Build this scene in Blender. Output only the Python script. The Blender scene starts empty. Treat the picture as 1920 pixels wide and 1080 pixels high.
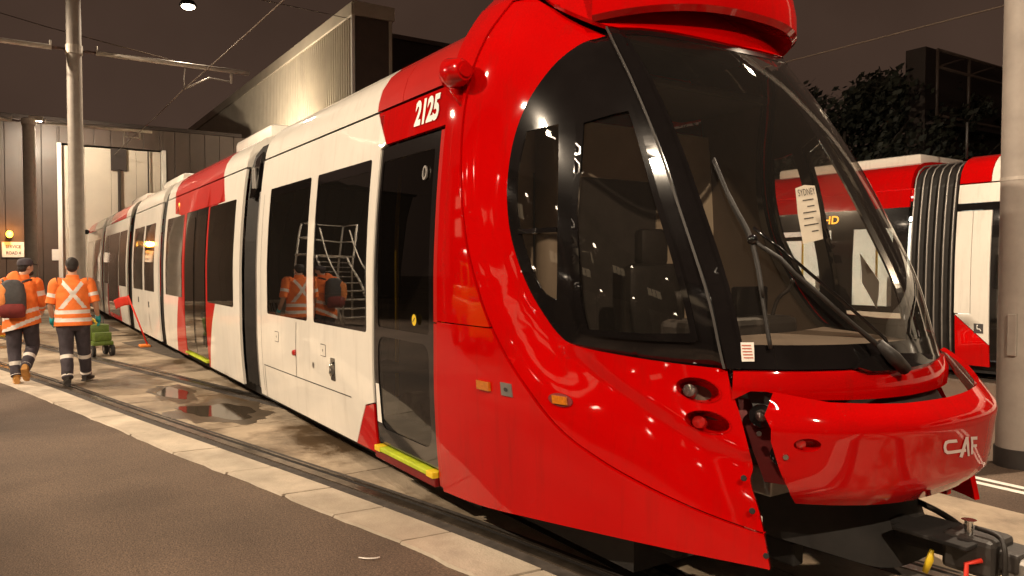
import bpy, bmesh, math, random
from mathutils import Vector, Matrix
from mathutils.geometry import delaunay_2d_cdt
random.seed(7)
SC = bpy.context.scene
COL = SC.collection
R = math.radians

# ------------------------------------------------------------------ camera, world, lights
TH, PITCH = math.atan(935 / 1430), math.atan(43 / 1430)
cam_d = bpy.data.cameras.new('camera')
cam = bpy.data.objects.new('camera', cam_d)
COL.objects.link(cam)
cam.location = (0, 0, 1.71)
fwd = Vector((-math.cos(TH) * math.cos(PITCH), math.sin(TH) * math.cos(PITCH), -math.sin(PITCH)))
cam.rotation_euler = fwd.to_track_quat('-Z', 'Y').to_euler()
cam_d.sensor_width = 36
cam_d.lens = 36 * 1430 / 1920
cam_d.clip_start = 0.05
cam_d.clip_end = 600
SC.camera = cam

w = bpy.data.worlds.new('World')
SC.world = w
w.use_nodes = True
wn = w.node_tree.nodes
wl = w.node_tree.links
bg = wn['Background']
bg.inputs['Color'].default_value = (0.050, 0.0300, 0.0225, 1)   # town glow on low cloud
bg.inputs['Strength'].default_value = 1.12
wtc = wn.new('ShaderNodeTexCoord')
wno = wn.new('ShaderNodeTexNoise')
wno.inputs['Scale'].default_value = 2.2
wno.inputs['Detail'].default_value = 5
wrp = wn.new('ShaderNodeValToRGB')
wrp.color_ramp.elements[0].position = 0.32
wrp.color_ramp.elements[0].color = (0.036, 0.0205, 0.0140, 1)
wrp.color_ramp.elements[1].position = 0.68
wrp.color_ramp.elements[1].color = (0.062, 0.0365, 0.0255, 1)
wl.new(wtc.outputs['Generated'], wno.inputs['Vector'])
wl.new(wno.outputs['Fac'], wrp.inputs['Fac'])
wl.new(wrp.outputs['Color'], bg.inputs['Color'])
SC.view_settings.view_transform = 'Standard'
SC.view_settings.look = 'None'
SC.view_settings.exposure = 0.0
SC.view_settings.gamma = 1.0

WARM = (1.0, 0.80, 0.58)


def spot(name, loc, target, power, size=75, blend=0.6, rad=0.10, col=WARM):
    l = bpy.data.lights.new(name, 'SPOT')
    l.energy = power
    l.color = col
    l.spot_size = R(size)
    l.spot_blend = blend
    l.shadow_soft_size = rad
    o = bpy.data.objects.new(name, l)
    COL.objects.link(o)
    o.location = loc
    o.rotation_euler = (Vector(target) - Vector(loc)).to_track_quat('-Z', 'Y').to_euler()
    return o


# yard floodlights (their masts are built further down)
FLOODS = [
    ((-9.0, -8.5, 9.5), (-8.0, 3.0, 0.8), 7600, 95),
    ((7.0, -1.0, 9.0), (-3.0, 3.4, 1.2), 5200, 80),
    ((-0.6, -3.7, 9.5), (-4.0, 3.0, 1.0), 1300, 95),
    ((-21.5, -7.0, 9.0), (-17.5, 1.2, 0.0), 9500, 85),
]
spot('column_lamp_beam', (-2.4, 8.9, 9.4), (-2.2, 5.5, 0.0), 4800, 125, 0.7)
for i, (p, t, e, s) in enumerate(FLOODS):
    spot('floodlight_beam', p, t, e, s)

# ------------------------------------------------------------------ helpers
X0, YC = -4.4, 3.643


def tag(o, label, cat, group=None):
    o['label'] = label
    o['category'] = cat
    if group:
        o['group'] = group
    return o


def struct(o):
    o['kind'] = 'structure'
    return o


def link(name, me, parent=None, mat=None):
    o = bpy.data.objects.new(name, me)
    COL.objects.link(o)
    if parent is not None:
        o.parent = parent
    if mat is not None:
        me.materials.clear() if False else None
        if isinstance(mat, (list, tuple)):
            for m in mat:
                me.materials.append(m)
        else:
            me.materials.append(mat)
    return o


def mesh(name, vs, fs, mat, parent=None, smooth=False, fm=None, sharp=None):
    me = bpy.data.meshes.new(name)
    me.from_pydata([tuple(v) for v in vs], [], fs)
    if fm:
        me.polygons.foreach_set('material_index', fm)
    if smooth:
        if isinstance(smooth, list):
            me.polygons.foreach_set('use_smooth', smooth)
        else:
            me.polygons.foreach_set('use_smooth', [True] * len(fs))
    me.update()
    o = link(name, me, parent, mat)
    if sharp:
        try:
            me.set_sharp_from_angle(angle=R(sharp))
        except Exception:
            pass
    return o


def empty(name, loc=(0, 0, 0), rz=0.0):
    o = bpy.data.objects.new(name, None)
    COL.objects.link(o)
    o.location = loc
    o.rotation_euler = (0, 0, rz)
    o.empty_display_size = 0.2
    return o


class MB:
    """collects shapes into one mesh"""

    def __init__(s):
        s.v, s.f = [], []

    def add(s, vs, fs):
        k = len(s.v)
        s.v += [tuple(v) for v in vs]
        s.f += [tuple(i + k for i in f) for f in fs]
        return s

    def box(s, a, b, bev=0.0, rot=None):
        x0, y0, z0 = [min(a[i], b[i]) for i in range(3)]
        x1, y1, z1 = [max(a[i], b[i]) for i in range(3)]
        bm = bmesh.new()
        bmesh.ops.create_cube(bm, size=1)
        for v in bm.verts:
            v.co = Vector(((x0 + x1) / 2 + v.co.x * (x1 - x0), (y0 + y1) / 2 + v.co.y * (y1 - y0), (z0 + z1) / 2 + v.co.z * (z1 - z0)))
        if bev:
            bmesh.ops.bevel(bm, geom=list(bm.edges), offset=bev, segments=2, affect='EDGES', profile=0.5)
        c = Vector(((x0 + x1) / 2, (y0 + y1) / 2, (z0 + z1) / 2))
        bm.verts.index_update()
        vs = [(c + rot @ (v.co - c)) if rot else v.co.copy() for v in bm.verts]
        fs = [[v.index for v in f.verts] for f in bm.faces]
        bm.free()
        return s.add(vs, fs)

    def tube(s, pts, r, n=10, cap=True):
        pts = [Vector(p) for p in pts]
        rs = r if isinstance(r, (list, tuple)) else [r] * len(pts)
        vs, fs = [], []
        ref = None
        for i, p in enumerate(pts):
            t = (pts[min(i + 1, len(pts) - 1)] - pts[max(i - 1, 0)]).normalized()
            if ref is None:
                ref = Vector((0, 0, 1)) if abs(t.z) < 0.9 else Vector((1, 0, 0))
            a = t.cross(ref)
            if a.length < 1e-5:
                a = t.orthogonal()
            a.normalize()
            b = t.cross(a).normalized()
            ref = -b if False else ref
            for k in range(n):
                q = 2 * math.pi * k / n
                vs.append(p + (a * math.cos(q) + b * math.sin(q)) * rs[i])
        for i in range(len(pts) - 1):
            for k in range(n):
                fs.append((i * n + k, i * n + (k + 1) % n, (i + 1) * n + (k + 1) % n, (i + 1) * n + k))
        if cap:
            fs.append(tuple(reversed(range(n))))
            fs.append(tuple((len(pts) - 1) * n + k for k in range(n)))
        return s.add(vs, fs)

    def loft(s, rings, n=20, cap=True):
        """rings: (centre, rx, ry, exponent) ; ellipse in plane perpendicular to path, x axis kept"""
        pts = [Vector(r[0]) for r in rings]
        vs, fs = [], []
        for i, r in enumerate(rings):
            t = (pts[min(i + 1, len(pts) - 1)] - pts[max(i - 1, 0)]).normalized()
            a = Vector((1, 0, 0)) - t * t.x
            if a.length < 0.2:
                a = Vector((0, 1, 0)) - t * t.y
            a.normalize()
            b = t.cross(a).normalized()
            ex = r[3] if len(r) > 3 else 2.0
            for k in range(n):
                q = 2 * math.pi * k / n
                c, d = math.cos(q), math.sin(q)
                c = math.copysign(abs(c) ** (2 / ex), c)
                d = math.copysign(abs(d) ** (2 / ex), d)
                vs.append(pts[i] + a * (r[1] * c) + b * (r[2] * d))
        for i in range(len(pts) - 1):
            for k in range(n):
                fs.append((i * n + k, i * n + (k + 1) % n, (i + 1) * n + (k + 1) % n, (i + 1) * n + k))
        if cap:
            fs.append(tuple(reversed(range(n))))
            fs.append(tuple((len(pts) - 1) * n + k for k in range(n)))
        return s.add(vs, fs)

    def ball(s, c, r, nu=14, nv=9):
        c = Vector(c)
        r = r if isinstance(r, (tuple, list)) else (r, r, r)
        vs, fs = [], []
        for j in range(nv + 1):
            t = math.pi * j / nv
            for i in range(nu):
                p = 2 * math.pi * i / nu
                vs.append(c + Vector((r[0] * math.sin(t) * math.cos(p), r[1] * math.sin(t) * math.sin(p), r[2] * math.cos(t))))
        for j in range(nv):
            for i in range(nu):
                fs.append((j * nu + i, (j + 1) * nu + i, (j + 1) * nu + (i + 1) % nu, j * nu + (i + 1) % nu))
        return s.add(vs, fs)

    def cyl(s, a, b, r, n=20, r2=None):
        return s.tube([a, b], [r, r if r2 is None else r2], n)

    def build(s, name, mat, parent=None, smooth=False, sharp=None):
        return mesh(name, s.v, s.f, mat, parent, smooth, sharp=sharp)


# ------------------------------------------------------------------ materials
def mat(name, col, rough=0.5, metal=0.0, coat=0.0, var=0.0, vscale=4.0, bump=0.0, bscale=60.0, rvar=0.0, emit=None, es=0.0, spec=0.5, detail=5.0):
    m = bpy.data.materials.new(name)
    m.use_nodes = True
    nt = m.node_tree
    b = nt.nodes['Principled BSDF']
    b.inputs['Base Color'].default_value = (*col, 1)
    b.inputs['Roughness'].default_value = rough
    b.inputs['Metallic'].default_value = metal
    b.inputs['Coat Weight'].default_value = coat
    b.inputs['Coat Roughness'].default_value = 0.04
    b.inputs['Specular IOR Level'].default_value = spec
    if emit:
        b.inputs['Emission Color'].default_value = (*emit, 1)
        b.inputs['Emission Strength'].default_value = es
    if var or bump or rvar:
        tc = nt.nodes.new('ShaderNodeTexCoord')
    if var or rvar:
        n = nt.nodes.new('ShaderNodeTexNoise')
        n.inputs['Scale'].default_value = vscale
        n.inputs['Detail'].default_value = detail
        n.inputs['Roughness'].default_value = 0.6
        nt.links.new(tc.outputs['Object'], n.inputs['Vector'])
    if var:
        r = nt.nodes.new('ShaderNodeValToRGB')
        r.color_ramp.elements[0].position = 0.3
        r.color_ramp.elements[1].position = 0.7
        r.color_ramp.elements[0].color = (*[c * (1 - var) for c in col], 1)
        r.color_ramp.elements[1].color = (*[min(1, c * (1 + var)) for c in col], 1)
        nt.links.new(n.outputs['Fac'], r.inputs['Fac'])
        nt.links.new(r.outputs['Color'], b.inputs['Base Color'])
    if rvar:
        mr = nt.nodes.new('ShaderNodeMapRange')
        mr.inputs['From Min'].default_value = 0.3
        mr.inputs['From Max'].default_value = 0.7
        mr.inputs['To Min'].default_value = max(0.02, rough - rvar)
        mr.inputs['To Max'].default_value = min(1, rough + rvar)
        nt.links.new(n.outputs['Fac'], mr.inputs['Value'])
        nt.links.new(mr.outputs['Result'], b.inputs['Roughness'])
    if bump:
        n2 = nt.nodes.new('ShaderNodeTexNoise')
        n2.inputs['Scale'].default_value = bscale
        n2.inputs['Detail'].default_value = 4
        nt.links.new(tc.outputs['Object'], n2.inputs['Vector'])
        bp = nt.nodes.new('ShaderNodeBump')
        bp.inputs['Strength'].default_value = bump
        bp.inputs['Distance'].default_value = 0.01
        nt.links.new(n2.outputs['Fac'], bp.inputs['Height'])
        nt.links.new(bp.outputs['Normal'], b.inputs['Normal'])
    return m


def glass(name, tint, rough=0.0, ior=1.5, dirt=0.02):
    m = bpy.data.materials.new(name)
    m.use_nodes = True
    nt = m.node_tree
    nt.nodes.remove(nt.nodes['Principled BSDF'])
    out = nt.nodes['Material Output']
    tr = nt.nodes.new('ShaderNodeBsdfTransparent')
    tr.inputs['Color'].default_value = (*tint, 1)
    gl = nt.nodes.new('ShaderNodeBsdfGlossy')
    gl.inputs['Roughness'].default_value = rough
    gl.inputs['Color'].default_value = (1, 1, 1, 1)
    fr = nt.nodes.new('ShaderNodeFresnel')
    ge = nt.nodes.new('ShaderNodeNewGeometry')
    mr = nt.nodes.new('ShaderNodeMapRange')      # the same glass from either face of the pane
    mr.inputs['To Min'].default_value = ior
    mr.inputs['To Max'].default_value = 1 / ior
    nt.links.new(ge.outputs['Backfacing'], mr.inputs['Value'])
    nt.links.new(mr.outputs['Result'], fr.inputs['IOR'])
    df = nt.nodes.new('ShaderNodeBsdfDiffuse')
    df.inputs['Color'].default_value = (0.5, 0.45, 0.4, 1)
    m0 = nt.nodes.new('ShaderNodeMixShader')
    m0.inputs['Fac'].default_value = dirt
    m1 = nt.nodes.new('ShaderNodeMixShader')
    nt.links.new(tr.outputs[0], m0.inputs[1])
    nt.links.new(df.outputs[0], m0.inputs[2])
    nt.links.new(fr.outputs[0], m1.inputs['Fac'])
    nt.links.new(m0.outputs[0], m1.inputs[1])
    nt.links.new(gl.outputs[0], m1.inputs[2])
    nt.links.new(m1.outputs[0], out.inputs['Surface'])
    return m


def asphalt():
    m = mat('asphalt', (0.138, 0.094, 0.066), 0.85, var=0.30, vscale=0.55, bump=0.9, bscale=90)
    nt = m.node_tree
    b = nt.nodes['Principled BSDF']
    tc = nt.nodes.new('ShaderNodeTexCoord')
    n = nt.nodes.new('ShaderNodeTexNoise')
    n.inputs['Scale'].default_value = 55
    n.inputs['Detail'].default_value = 6
    n.inputs['Roughness'].default_value = .8
    nt.links.new(tc.outputs['Object'], n.inputs['Vector'])
    mx = nt.nodes.new('ShaderNodeMix')
    mx.data_type = 'RGBA'
    mx.blend_type = 'MULTIPLY'
    mx.inputs['Factor'].default_value = 0.75
    src = b.inputs['Base Color'].links[0].from_socket
    rp = nt.nodes.new('ShaderNodeValToRGB')
    rp.color_ramp.elements[0].position = 0.35
    rp.color_ramp.elements[0].color = (0.35, 0.35, 0.36, 1)
    rp.color_ramp.elements[1].position = 0.68
    rp.color_ramp.elements[1].color = (1.5, 1.5, 1.5, 1)
    nt.links.new(n.outputs['Fac'], rp.inputs['Fac'])
    nt.links.new(src, mx.inputs[6])
    nt.links.new(rp.outputs['Color'], mx.inputs[7])
    n3 = nt.nodes.new('ShaderNodeTexNoise')
    n3.inputs['Scale'].default_value = 0.33
    n3.inputs['Detail'].default_value = 7
    n3.inputs['Distortion'].default_value = .6
    nt.links.new(tc.outputs['Object'], n3.inputs['Vector'])
    r3 = nt.nodes.new('ShaderNodeValToRGB')
    r3.color_ramp.elements[0].position = 0.40
    r3.color_ramp.elements[0].color = (0.55, 0.50, 0.46, 1)
    r3.color_ramp.elements[1].position = 0.60
    r3.color_ramp.elements[1].color = (1.1, 1.1, 1.1, 1)
    nt.links.new(n3.outputs['Fac'], r3.inputs['Fac'])
    m3 = nt.nodes.new('ShaderNodeMix')
    m3.data_type = 'RGBA'
    m3.blend_type = 'MULTIPLY'
    m3.inputs['Factor'].default_value = 1
    nt.links.new(mx.outputs[2], m3.inputs[6])
    nt.links.new(r3.outputs['Color'], m3.inputs[7])
    v = nt.nodes.new('ShaderNodeTexVoronoi')
    v.inputs['Scale'].default_value = 75
    nt.links.new(tc.outputs['Object'], v.inputs['Vector'])
    r4 = nt.nodes.new('ShaderNodeMapRange')
    r4.inputs['From Max'].default_value = .75
    r4.inputs['To Min'].default_value = 1.4
    r4.inputs['To Max'].default_value = .55
    nt.links.new(v.outputs['Distance'], r4.inputs['Value'])
    m4 = nt.nodes.new('ShaderNodeMix')
    m4.data_type = 'RGBA'
    m4.blend_type = 'MULTIPLY'
    m4.inputs['Factor'].default_value = .45
    nt.links.new(m3.outputs[2], m4.inputs[6])
    nt.links.new(r4.outputs['Result'], m4.inputs[7])
    nt.links.new(m4.outputs[2], b.inputs['Base Color'])
    return m


def concrete(name, col, wet=False):
    m = mat(name, col, 0.8, var=0.28, vscale=1.6, bump=0.5, bscale=70, detail=8)
    nt = m.node_tree
    b = nt.nodes['Principled BSDF']
    tc = nt.nodes.new('ShaderNodeTexCoord')
    n = nt.nodes.new('ShaderNodeTexNoise')
    n.inputs['Scale'].default_value = 0.55
    n.inputs['Detail'].default_value = 6
    n.inputs['Roughness'].default_value = 0.7
    nt.links.new(tc.outputs['Object'], n.inputs['Vector'])
    rp = nt.nodes.new('ShaderNodeValToRGB')
    rp.color_ramp.elements[0].position = 0.42
    rp.color_ramp.elements[0].color = (0.30, 0.25, 0.20, 1)
    rp.color_ramp.elements[1].position = 0.56
    rp.color_ramp.elements[1].color = (1, 1, 1, 1)
    nt.links.new(n.outputs['Fac'], rp.inputs['Fac'])
    mx = nt.nodes.new('ShaderNodeMix')
    mx.data_type = 'RGBA'
    mx.blend_type = 'MULTIPLY'
    mx.inputs['Factor'].default_value = 1.0 if wet else 0.35
    src = b.inputs['Base Color'].links[0].from_socket
    nt.links.new(src, mx.inputs[6])
    nt.links.new(rp.outputs['Color'], mx.inputs[7])
    nt.links.new(mx.outputs[2], b.inputs['Base Color'])
    if wet:
        mr = nt.nodes.new('ShaderNodeMapRange')
        mr.inputs['From Min'].default_value = 0.40
        mr.inputs['From Max'].default_value = 0.56
        mr.inputs['To Min'].default_value = 0.30
        mr.inputs['To Max'].default_value = 0.85
        nt.links.new(n.outputs['Fac'], mr.inputs['Value'])
        nt.links.new(mr.outputs['Result'], b.inputs['Roughness'])
    return m


def grime(m, amount=.5, col=(0.16, 0.11, 0.07)):
    """fine run-down streaks and specks of road dirt"""
    nt = m.node_tree
    b = nt.nodes['Principled BSDF']
    src = b.inputs['Base Color'].links[0].from_socket
    tc = nt.nodes.new('ShaderNodeTexCoord')
    mp = nt.nodes.new('ShaderNodeMapping')
    mp.inputs['Scale'].default_value = (9, 9, .9)
    nt.links.new(tc.outputs['Object'], mp.inputs['Vector'])
    n = nt.nodes.new('ShaderNodeTexNoise')
    n.inputs['Scale'].default_value = 1.3
    n.inputs['Detail'].default_value = 7
    n.inputs['Roughness'].default_value = .7
    nt.links.new(mp.outputs['Vector'], n.inputs['Vector'])
    r = nt.nodes.new('ShaderNodeMapRange')
    r.inputs['From Min'].default_value = .52
    r.inputs['From Max'].default_value = .80
    r.inputs['To Max'].default_value = amount
    nt.links.new(n.outputs['Fac'], r.inputs['Value'])
    mx = nt.nodes.new('ShaderNodeMix')
    mx.data_type = 'RGBA'
    nt.links.new(r.outputs['Result'], mx.inputs['Factor'])
    nt.links.new(src, mx.inputs[6])
    mx.inputs[7].default_value = (*col, 1)
    nt.links.new(mx.outputs[2], b.inputs['Base Color'])


M = {}
M['asphalt'] = asphalt()
M['kerb'] = concrete('kerb_concrete', (0.50, 0.425, 0.335))
M['slab'] = concrete('apron_concrete', (0.36, 0.285, 0.205), wet=True)
M['patch'] = mat('asphalt_patch', (0.085, 0.066, 0.05), 0.9, var=0.3, vscale=6, bump=0.7, bscale=120)
M['rail'] = mat('rail_steel', (0.26, 0.21, 0.165), 0.28, metal=0.9, var=0.4, vscale=9, bump=0.2)
M['groove'] = mat('rail_groove', (0.012, 0.009, 0.007), 0.9, var=0.3, vscale=20)
M['rubber_edge'] = mat('rail_jacket', (0.05, 0.04, 0.033), 0.85, var=0.4, vscale=12)
M['white_line'] = mat('road_paint', (0.75, 0.72, 0.66), 0.7, var=0.15, vscale=18)
M['water'] = mat('puddle_water', (0.06, 0.046, 0.033), 0.06, spec=0.7, bump=0.05, bscale=14)
M['red'] = mat('red_paint', (0.45, 0.001, 0.001), 0.55, coat=1.0, spec=0.0, var=0.07, vscale=1.6, bump=0.012, bscale=9)
M['red2'] = mat('orange_red_film', (0.42, 0.008, 0.005), 0.5, spec=0.1, coat=0.7, var=0.08, vscale=2)
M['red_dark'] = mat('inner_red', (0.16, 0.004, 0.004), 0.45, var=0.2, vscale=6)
M['white'] = mat('white_paint', (0.74, 0.70, 0.63), 0.45, coat=0.8, spec=0.2, var=0.07, vscale=1.1, bump=0.010, bscale=9)
grime(M['white'], .22)
grime(M['red'], .35, (.12, .01, .006))
M['black'] = mat('black_gloss', (0.006, 0.005, 0.005), 0.10, coat=0.6, var=0.2, vscale=5)
M['rubber'] = mat('black_rubber', (0.016, 0.013, 0.011), 0.55, var=0.3, vscale=14, bump=0.15, bscale=50)
M['under'] = mat('underframe', (0.012, 0.010, 0.009), 0.8, var=0.4, vscale=7)
M['darkgrey'] = mat('dark_grey_plastic', (0.035, 0.03, 0.027), 0.55, var=0.2, vscale=9, bump=0.1)
M['grey'] = mat('grey_metal', (0.30, 0.28, 0.26), 0.42, metal=0.7, var=0.15, vscale=10)
M['chrome'] = mat('bright_metal', (0.75, 0.72, 0.68), 0.15, metal=1.0, var=0.1, vscale=20)
M['beige'] = mat('beige_lining', (0.46, 0.38, 0.29), 0.6, var=0.08, vscale=4)
M['lining'] = mat('brown_lining', (0.11, 0.08, 0.058), 0.6, var=0.1, vscale=4)
M['amber'] = mat('amber_lens', (0.48, 0.14, 0.010), 0.18, coat=1, var=0.25, vscale=70)
M['redlens'] = mat('red_lens', (0.40, 0.012, 0.010), 0.15, coat=1, var=0.2, vscale=60)
M['clearlens'] = mat('clear_lens', (0.16, 0.13, 0.12), 0.08, metal=0.6, coat=1, var=0.4, vscale=80, bump=0.5, bscale=160)
M['yellow'] = mat('yellow_paint', (0.72, 0.50, 0.02), 0.4, var=0.1, vscale=12)
M['lime'] = mat('lime_step_edge', (0.42, 0.50, 0.02), 0.5, var=0.2, vscale=14)
M['paper'] = mat('paper', (0.80, 0.76, 0.70), 0.75, var=0.05, vscale=10)
M['ink'] = mat('print_ink', (0.05, 0.045, 0.045), 0.7, var=0.1, vscale=10)
M['printwhite'] = mat('white_lettering', (0.86, 0.83, 0.78), 0.45, var=0.04, vscale=10)
M['printred'] = mat('red_print', (0.45, 0.10, 0.06), 0.7, var=0.1, vscale=10)
M['pinkwhite'] = mat('badge_silver', (0.75, 0.60, 0.58), 0.35, metal=0.2, var=0.05, vscale=10)
M['winglass'] = glass('window_glass', (0.34, 0.31, 0.28), 0.0, 1.62, 0.012)
M['doorglass'] = glass('door_glass', (0.22, 0.20, 0.17), 0.0, 1.48, 0.003)
M['screen'] = glass('windscreen_glass', (0.86, 0.83, 0.78), 0.0, 1.5, 0.014)
M['cabglass'] = glass('cab_side_glass', (0.68, 0.64, 0.6), 0.0, 1.5, 0.012)
M['darkglass'] = mat('tinted_glass', (0.022, 0.017, 0.013), 0.03, coat=1.0, spec=0.9, var=0.15, vscale=3)
M['clad'] = mat('dark_cladding', (0.075, 0.052, 0.040), 0.5, var=0.14, vscale=2.2, rvar=0.1)
M['clad_cream'] = mat('cream_cladding', (0.40, 0.345, 0.27), 0.6, var=0.1, vscale=1.2)
M['door'] = mat('cream_door_panel', (0.52, 0.45, 0.36), 0.55, var=0.07, vscale=1.0)
M['galv'] = mat('galvanised_steel', (0.52, 0.47, 0.41), 0.5, metal=0.15, var=0.22, vscale=6, bump=0.12, bscale=40)
M['paintpole'] = mat('pole_paint', (0.36, 0.32, 0.28), 0.55, var=0.12, vscale=5, bump=0.1, bscale=30)
M['wire'] = mat('copper_wire', (0.16, 0.12, 0.09), 0.5, metal=0.5, var=0.1, vscale=8)
M['insul'] = mat('insulator', (0.09, 0.05, 0.04), 0.35, var=0.2, vscale=20)
M['bark'] = mat('bark', (0.035, 0.026, 0.02), 0.9, var=0.3, vscale=8)
M['leaf'] = mat('night_leaf', (0.014, 0.015, 0.007), 0.7, var=0.5, vscale=1.2)
M['farbld'] = mat('far_building', (0.034, 0.023, 0.018), 0.8, var=0.15, vscale=1.0)
M['lamp'] = mat('lamp_face', (1, 0.9, 0.75), 0.4, emit=(1.0, 0.80, 0.58), es=45.0)
M['beacon'] = mat('amber_beacon', (1, 0.4, 0.05), 0.3, emit=(1.0, 0.33, 0.03), es=14.0)
M['glowlining'] = mat('glowing_lining', (0.75, 0.74, 0.66), 0.4, emit=(0.80, 0.86, 0.76), es=0.75, var=0.15, vscale=3)
M['led'] = mat('led_text', (1, 0.5, 0.05), 0.4, emit=(1.0, 0.42, 0.03), es=2.2)
M['green'] = mat('green_paint', (0.075, 0.12, 0.012), 0.45, var=0.25, vscale=14)
M['orange_plastic'] = mat('orange_plastic', (0.75, 0.20, 0.02), 0.5, var=0.1, vscale=12)
M['flagred'] = mat('flag_red', (0.70, 0.035, 0.015), 0.6, var=0.1, vscale=9)
M['skin'] = mat('skin', (0.50, 0.29, 0.19), 0.55, var=0.08, vscale=14)
M['hair'] = mat('dark_hair', (0.018, 0.013, 0.011), 0.7, var=0.3, vscale=60, bump=0.6, bscale=220)
M['hivis'] = mat('orange_hi_vis_cloth', (0.88, 0.20, 0.035), 0.8, var=0.10, vscale=9, bump=0.5, bscale=26)
M['tape'] = mat('silver_tape', (0.78, 0.72, 0.66), 0.45, var=0.12, vscale=16)
M['navy'] = mat('navy_cloth', (0.055, 0.045, 0.055), 0.85, var=0.25, vscale=10, bump=0.6, bscale=24)
M['boot_tan'] = mat('tan_boot_leather', (0.46, 0.22, 0.05), 0.6, var=0.2, vscale=22)
M['boot_dark'] = mat('dark_boot_leather', (0.025, 0.02, 0.018), 0.55, var=0.2, vscale=22)
M['glove'] = mat('teal_glove', (0.01, 0.30, 0.32), 0.5, var=0.12, vscale=24)
M['pack_grey'] = mat('grey_pack_fabric', (0.05, 0.048, 0.05), 0.8, var=0.2, vscale=20)
M['pack_red'] = mat('maroon_pack_fabric', (0.16, 0.016, 0.014), 0.8, var=0.2, vscale=20)
M['pack_orange'] = mat('orange_pack_fabric', (0.75, 0.26, 0.07), 0.8, var=0.12, vscale=20)
M['blacktank'] = mat('black_tyre', (0.015, 0.013, 0.012), 0.8, var=0.2, vscale=20)


# ------------------------------------------------------------------ tram skin: S(u, z)
def cubic(T):
    xs = [t[0] for t in T]
    ys = [t[1] for t in T]
    n = len(T)
    d = [(ys[i + 1] - ys[i]) / (xs[i + 1] - xs[i]) for i in range(n - 1)]
    m = [d[0]] + [0.0 if d[i - 1] * d[i] < 0 else 2 * d[i - 1] * d[i] / (d[i - 1] + d[i] + 1e-12) if abs(d[i - 1] + d[i]) > 1e-9 else 0.0 for i in range(1, n - 1)] + [d[-1]]

    def f(x):
        if x <= xs[0]:
            return ys[0] + m[0] * (x - xs[0])
        if x >= xs[-1]:
            return ys[-1] + m[-1] * (x - xs[-1])
        i = 0
        while xs[i + 1] < x:
            i += 1
        h = xs[i + 1] - xs[i]
        t = (x - xs[i]) / h
        return (1 + 2 * t) * (1 - t) ** 2 * ys[i] + t * (1 - t) ** 2 * h * m[i] + t * t * (3 - 2 * t) * ys[i + 1] + t * t * (t - 1) * h * m[i + 1]
    return f


WF = cubic([(.2, 1.275), (.6, 1.31), (1.0, 1.325), (1.6, 1.325), (2.0, 1.31), (2.5, 1.27), (2.9, 1.218), (3.1, 1.16), (3.3, 1.05), (3.5, 0.88), (3.66, 0.60), (3.74, 0.30)])
AF = cubic([(.2, 2.86), (.35, 2.82), (.75, 2.64), (1.0, 2.49), (1.21, 2.35), (1.6, 2.24), (2.0, 2.06), (2.4, 1.84), (2.7, 1.63), (2.9, 1.47), (3.05, 1.34), (3.3, 1.08), (3.5, 0.88), (3.66, 0.64), (3.74, 0.40)])
NF = cubic([(.2, 2.45), (1.21, 2.45), (1.6, 2.35), (2.0, 2.2), (2.7, 2.03), (3.3, 2.0), (3.7, 2.0)])
def linear(Tb):
    def f(x):
        if x <= Tb[0][0]:
            return Tb[0][1]
        for a, b in zip(Tb, Tb[1:]):
            if x <= b[0]:
                return a[1] + (b[1] - a[1]) * (x - a[0]) / (b[0] - a[0])
        return Tb[-1][1]
    return f


AB = linear([(.56, 2.42), (.62, 2.49), (.69, 2.56), (.71, 2.572), (1.0, 2.615), (1.02, 2.605), (1.14, 2.50), (1.25, 2.41)])
WB = cubic([(.62, 1.24), (.68, 1.27), (.82, 1.31), (1.14, 1.30), (1.25, 1.28)])


def superell(u, W, A, n, z):
    c, s = math.cos(u), max(math.sin(u), 0.0)
    return Vector((X0 + A * s ** (2 / n), YC - W * math.copysign(abs(c) ** (2 / n), c), z))


def S(u, z):
    if u < 0:
        return Vector((X0 + u, YC - WF(z), z))
    if u > math.pi:
        return Vector((X0 - (u - math.pi), YC + WF(z), z))
    return superell(u, WF(z), AF(z), NF(z), z)


def SB(u, z):
    return superell(u, WB(z), AB(z), 2.7, z)


def SCOL(u, z):
    return superell(u, 1.325, 2.36 - .05 * (1.22 - z), 2.5, z)


def nrm(f, u, z):
    h = 0.012
    a = f(u + h, z) - f(u - h, z)
    b = f(u, z + h) - f(u, z - h)
    n = a.cross(b)
    return n.normalized() if n.length > 1e-9 else Vector((0, -1, 0))


def inside(p, poly):
    x, y = p
    r = False
    j = len(poly) - 1
    for i in range(len(poly)):
        xi, yi = poly[i]
        xj, yj = poly[j]
        if (yi > y) != (yj > y) and x < (xj - xi) * (y - yi) / (yj - yi) + xi:
            r = not r
        j = i
    return r


def dense(poly, step, closed=True):
    out = []
    n = len(poly)
    for i in range(n if closed else n - 1):
        a, b = poly[i], poly[(i + 1) % n]
        k = max(1, int(math.ceil(math.hypot(b[0] - a[0], b[1] - a[1]) / step)))
        for j in range(k):
            t = j / k
            out.append((a[0] + (b[0] - a[0]) * t, a[1] + (b[1] - a[1]) * t))
    if not closed:
        out.append(poly[-1])
    return out


def curve(pts, k=6):
    """catmull-rom through points"""
    out = []
    n = len(pts)
    for i in range(n - 1):
        p0, p1, p2, p3 = pts[max(i - 1, 0)], pts[i], pts[i + 1], pts[min(i + 2, n - 1)]
        for j in range(k):
            t = j / k
            out.append(tuple(0.5 * (2 * p1[a] + (p2[a] - p0[a]) * t + (2 * p0[a] - 5 * p1[a] + 4 * p2[a] - p3[a]) * t * t + (3 * p1[a] - p0[a] - 3 * p2[a] + p3[a]) * t ** 3) for a in range(len(p1))))
    out.append(tuple(pts[-1]))
    return out


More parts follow.
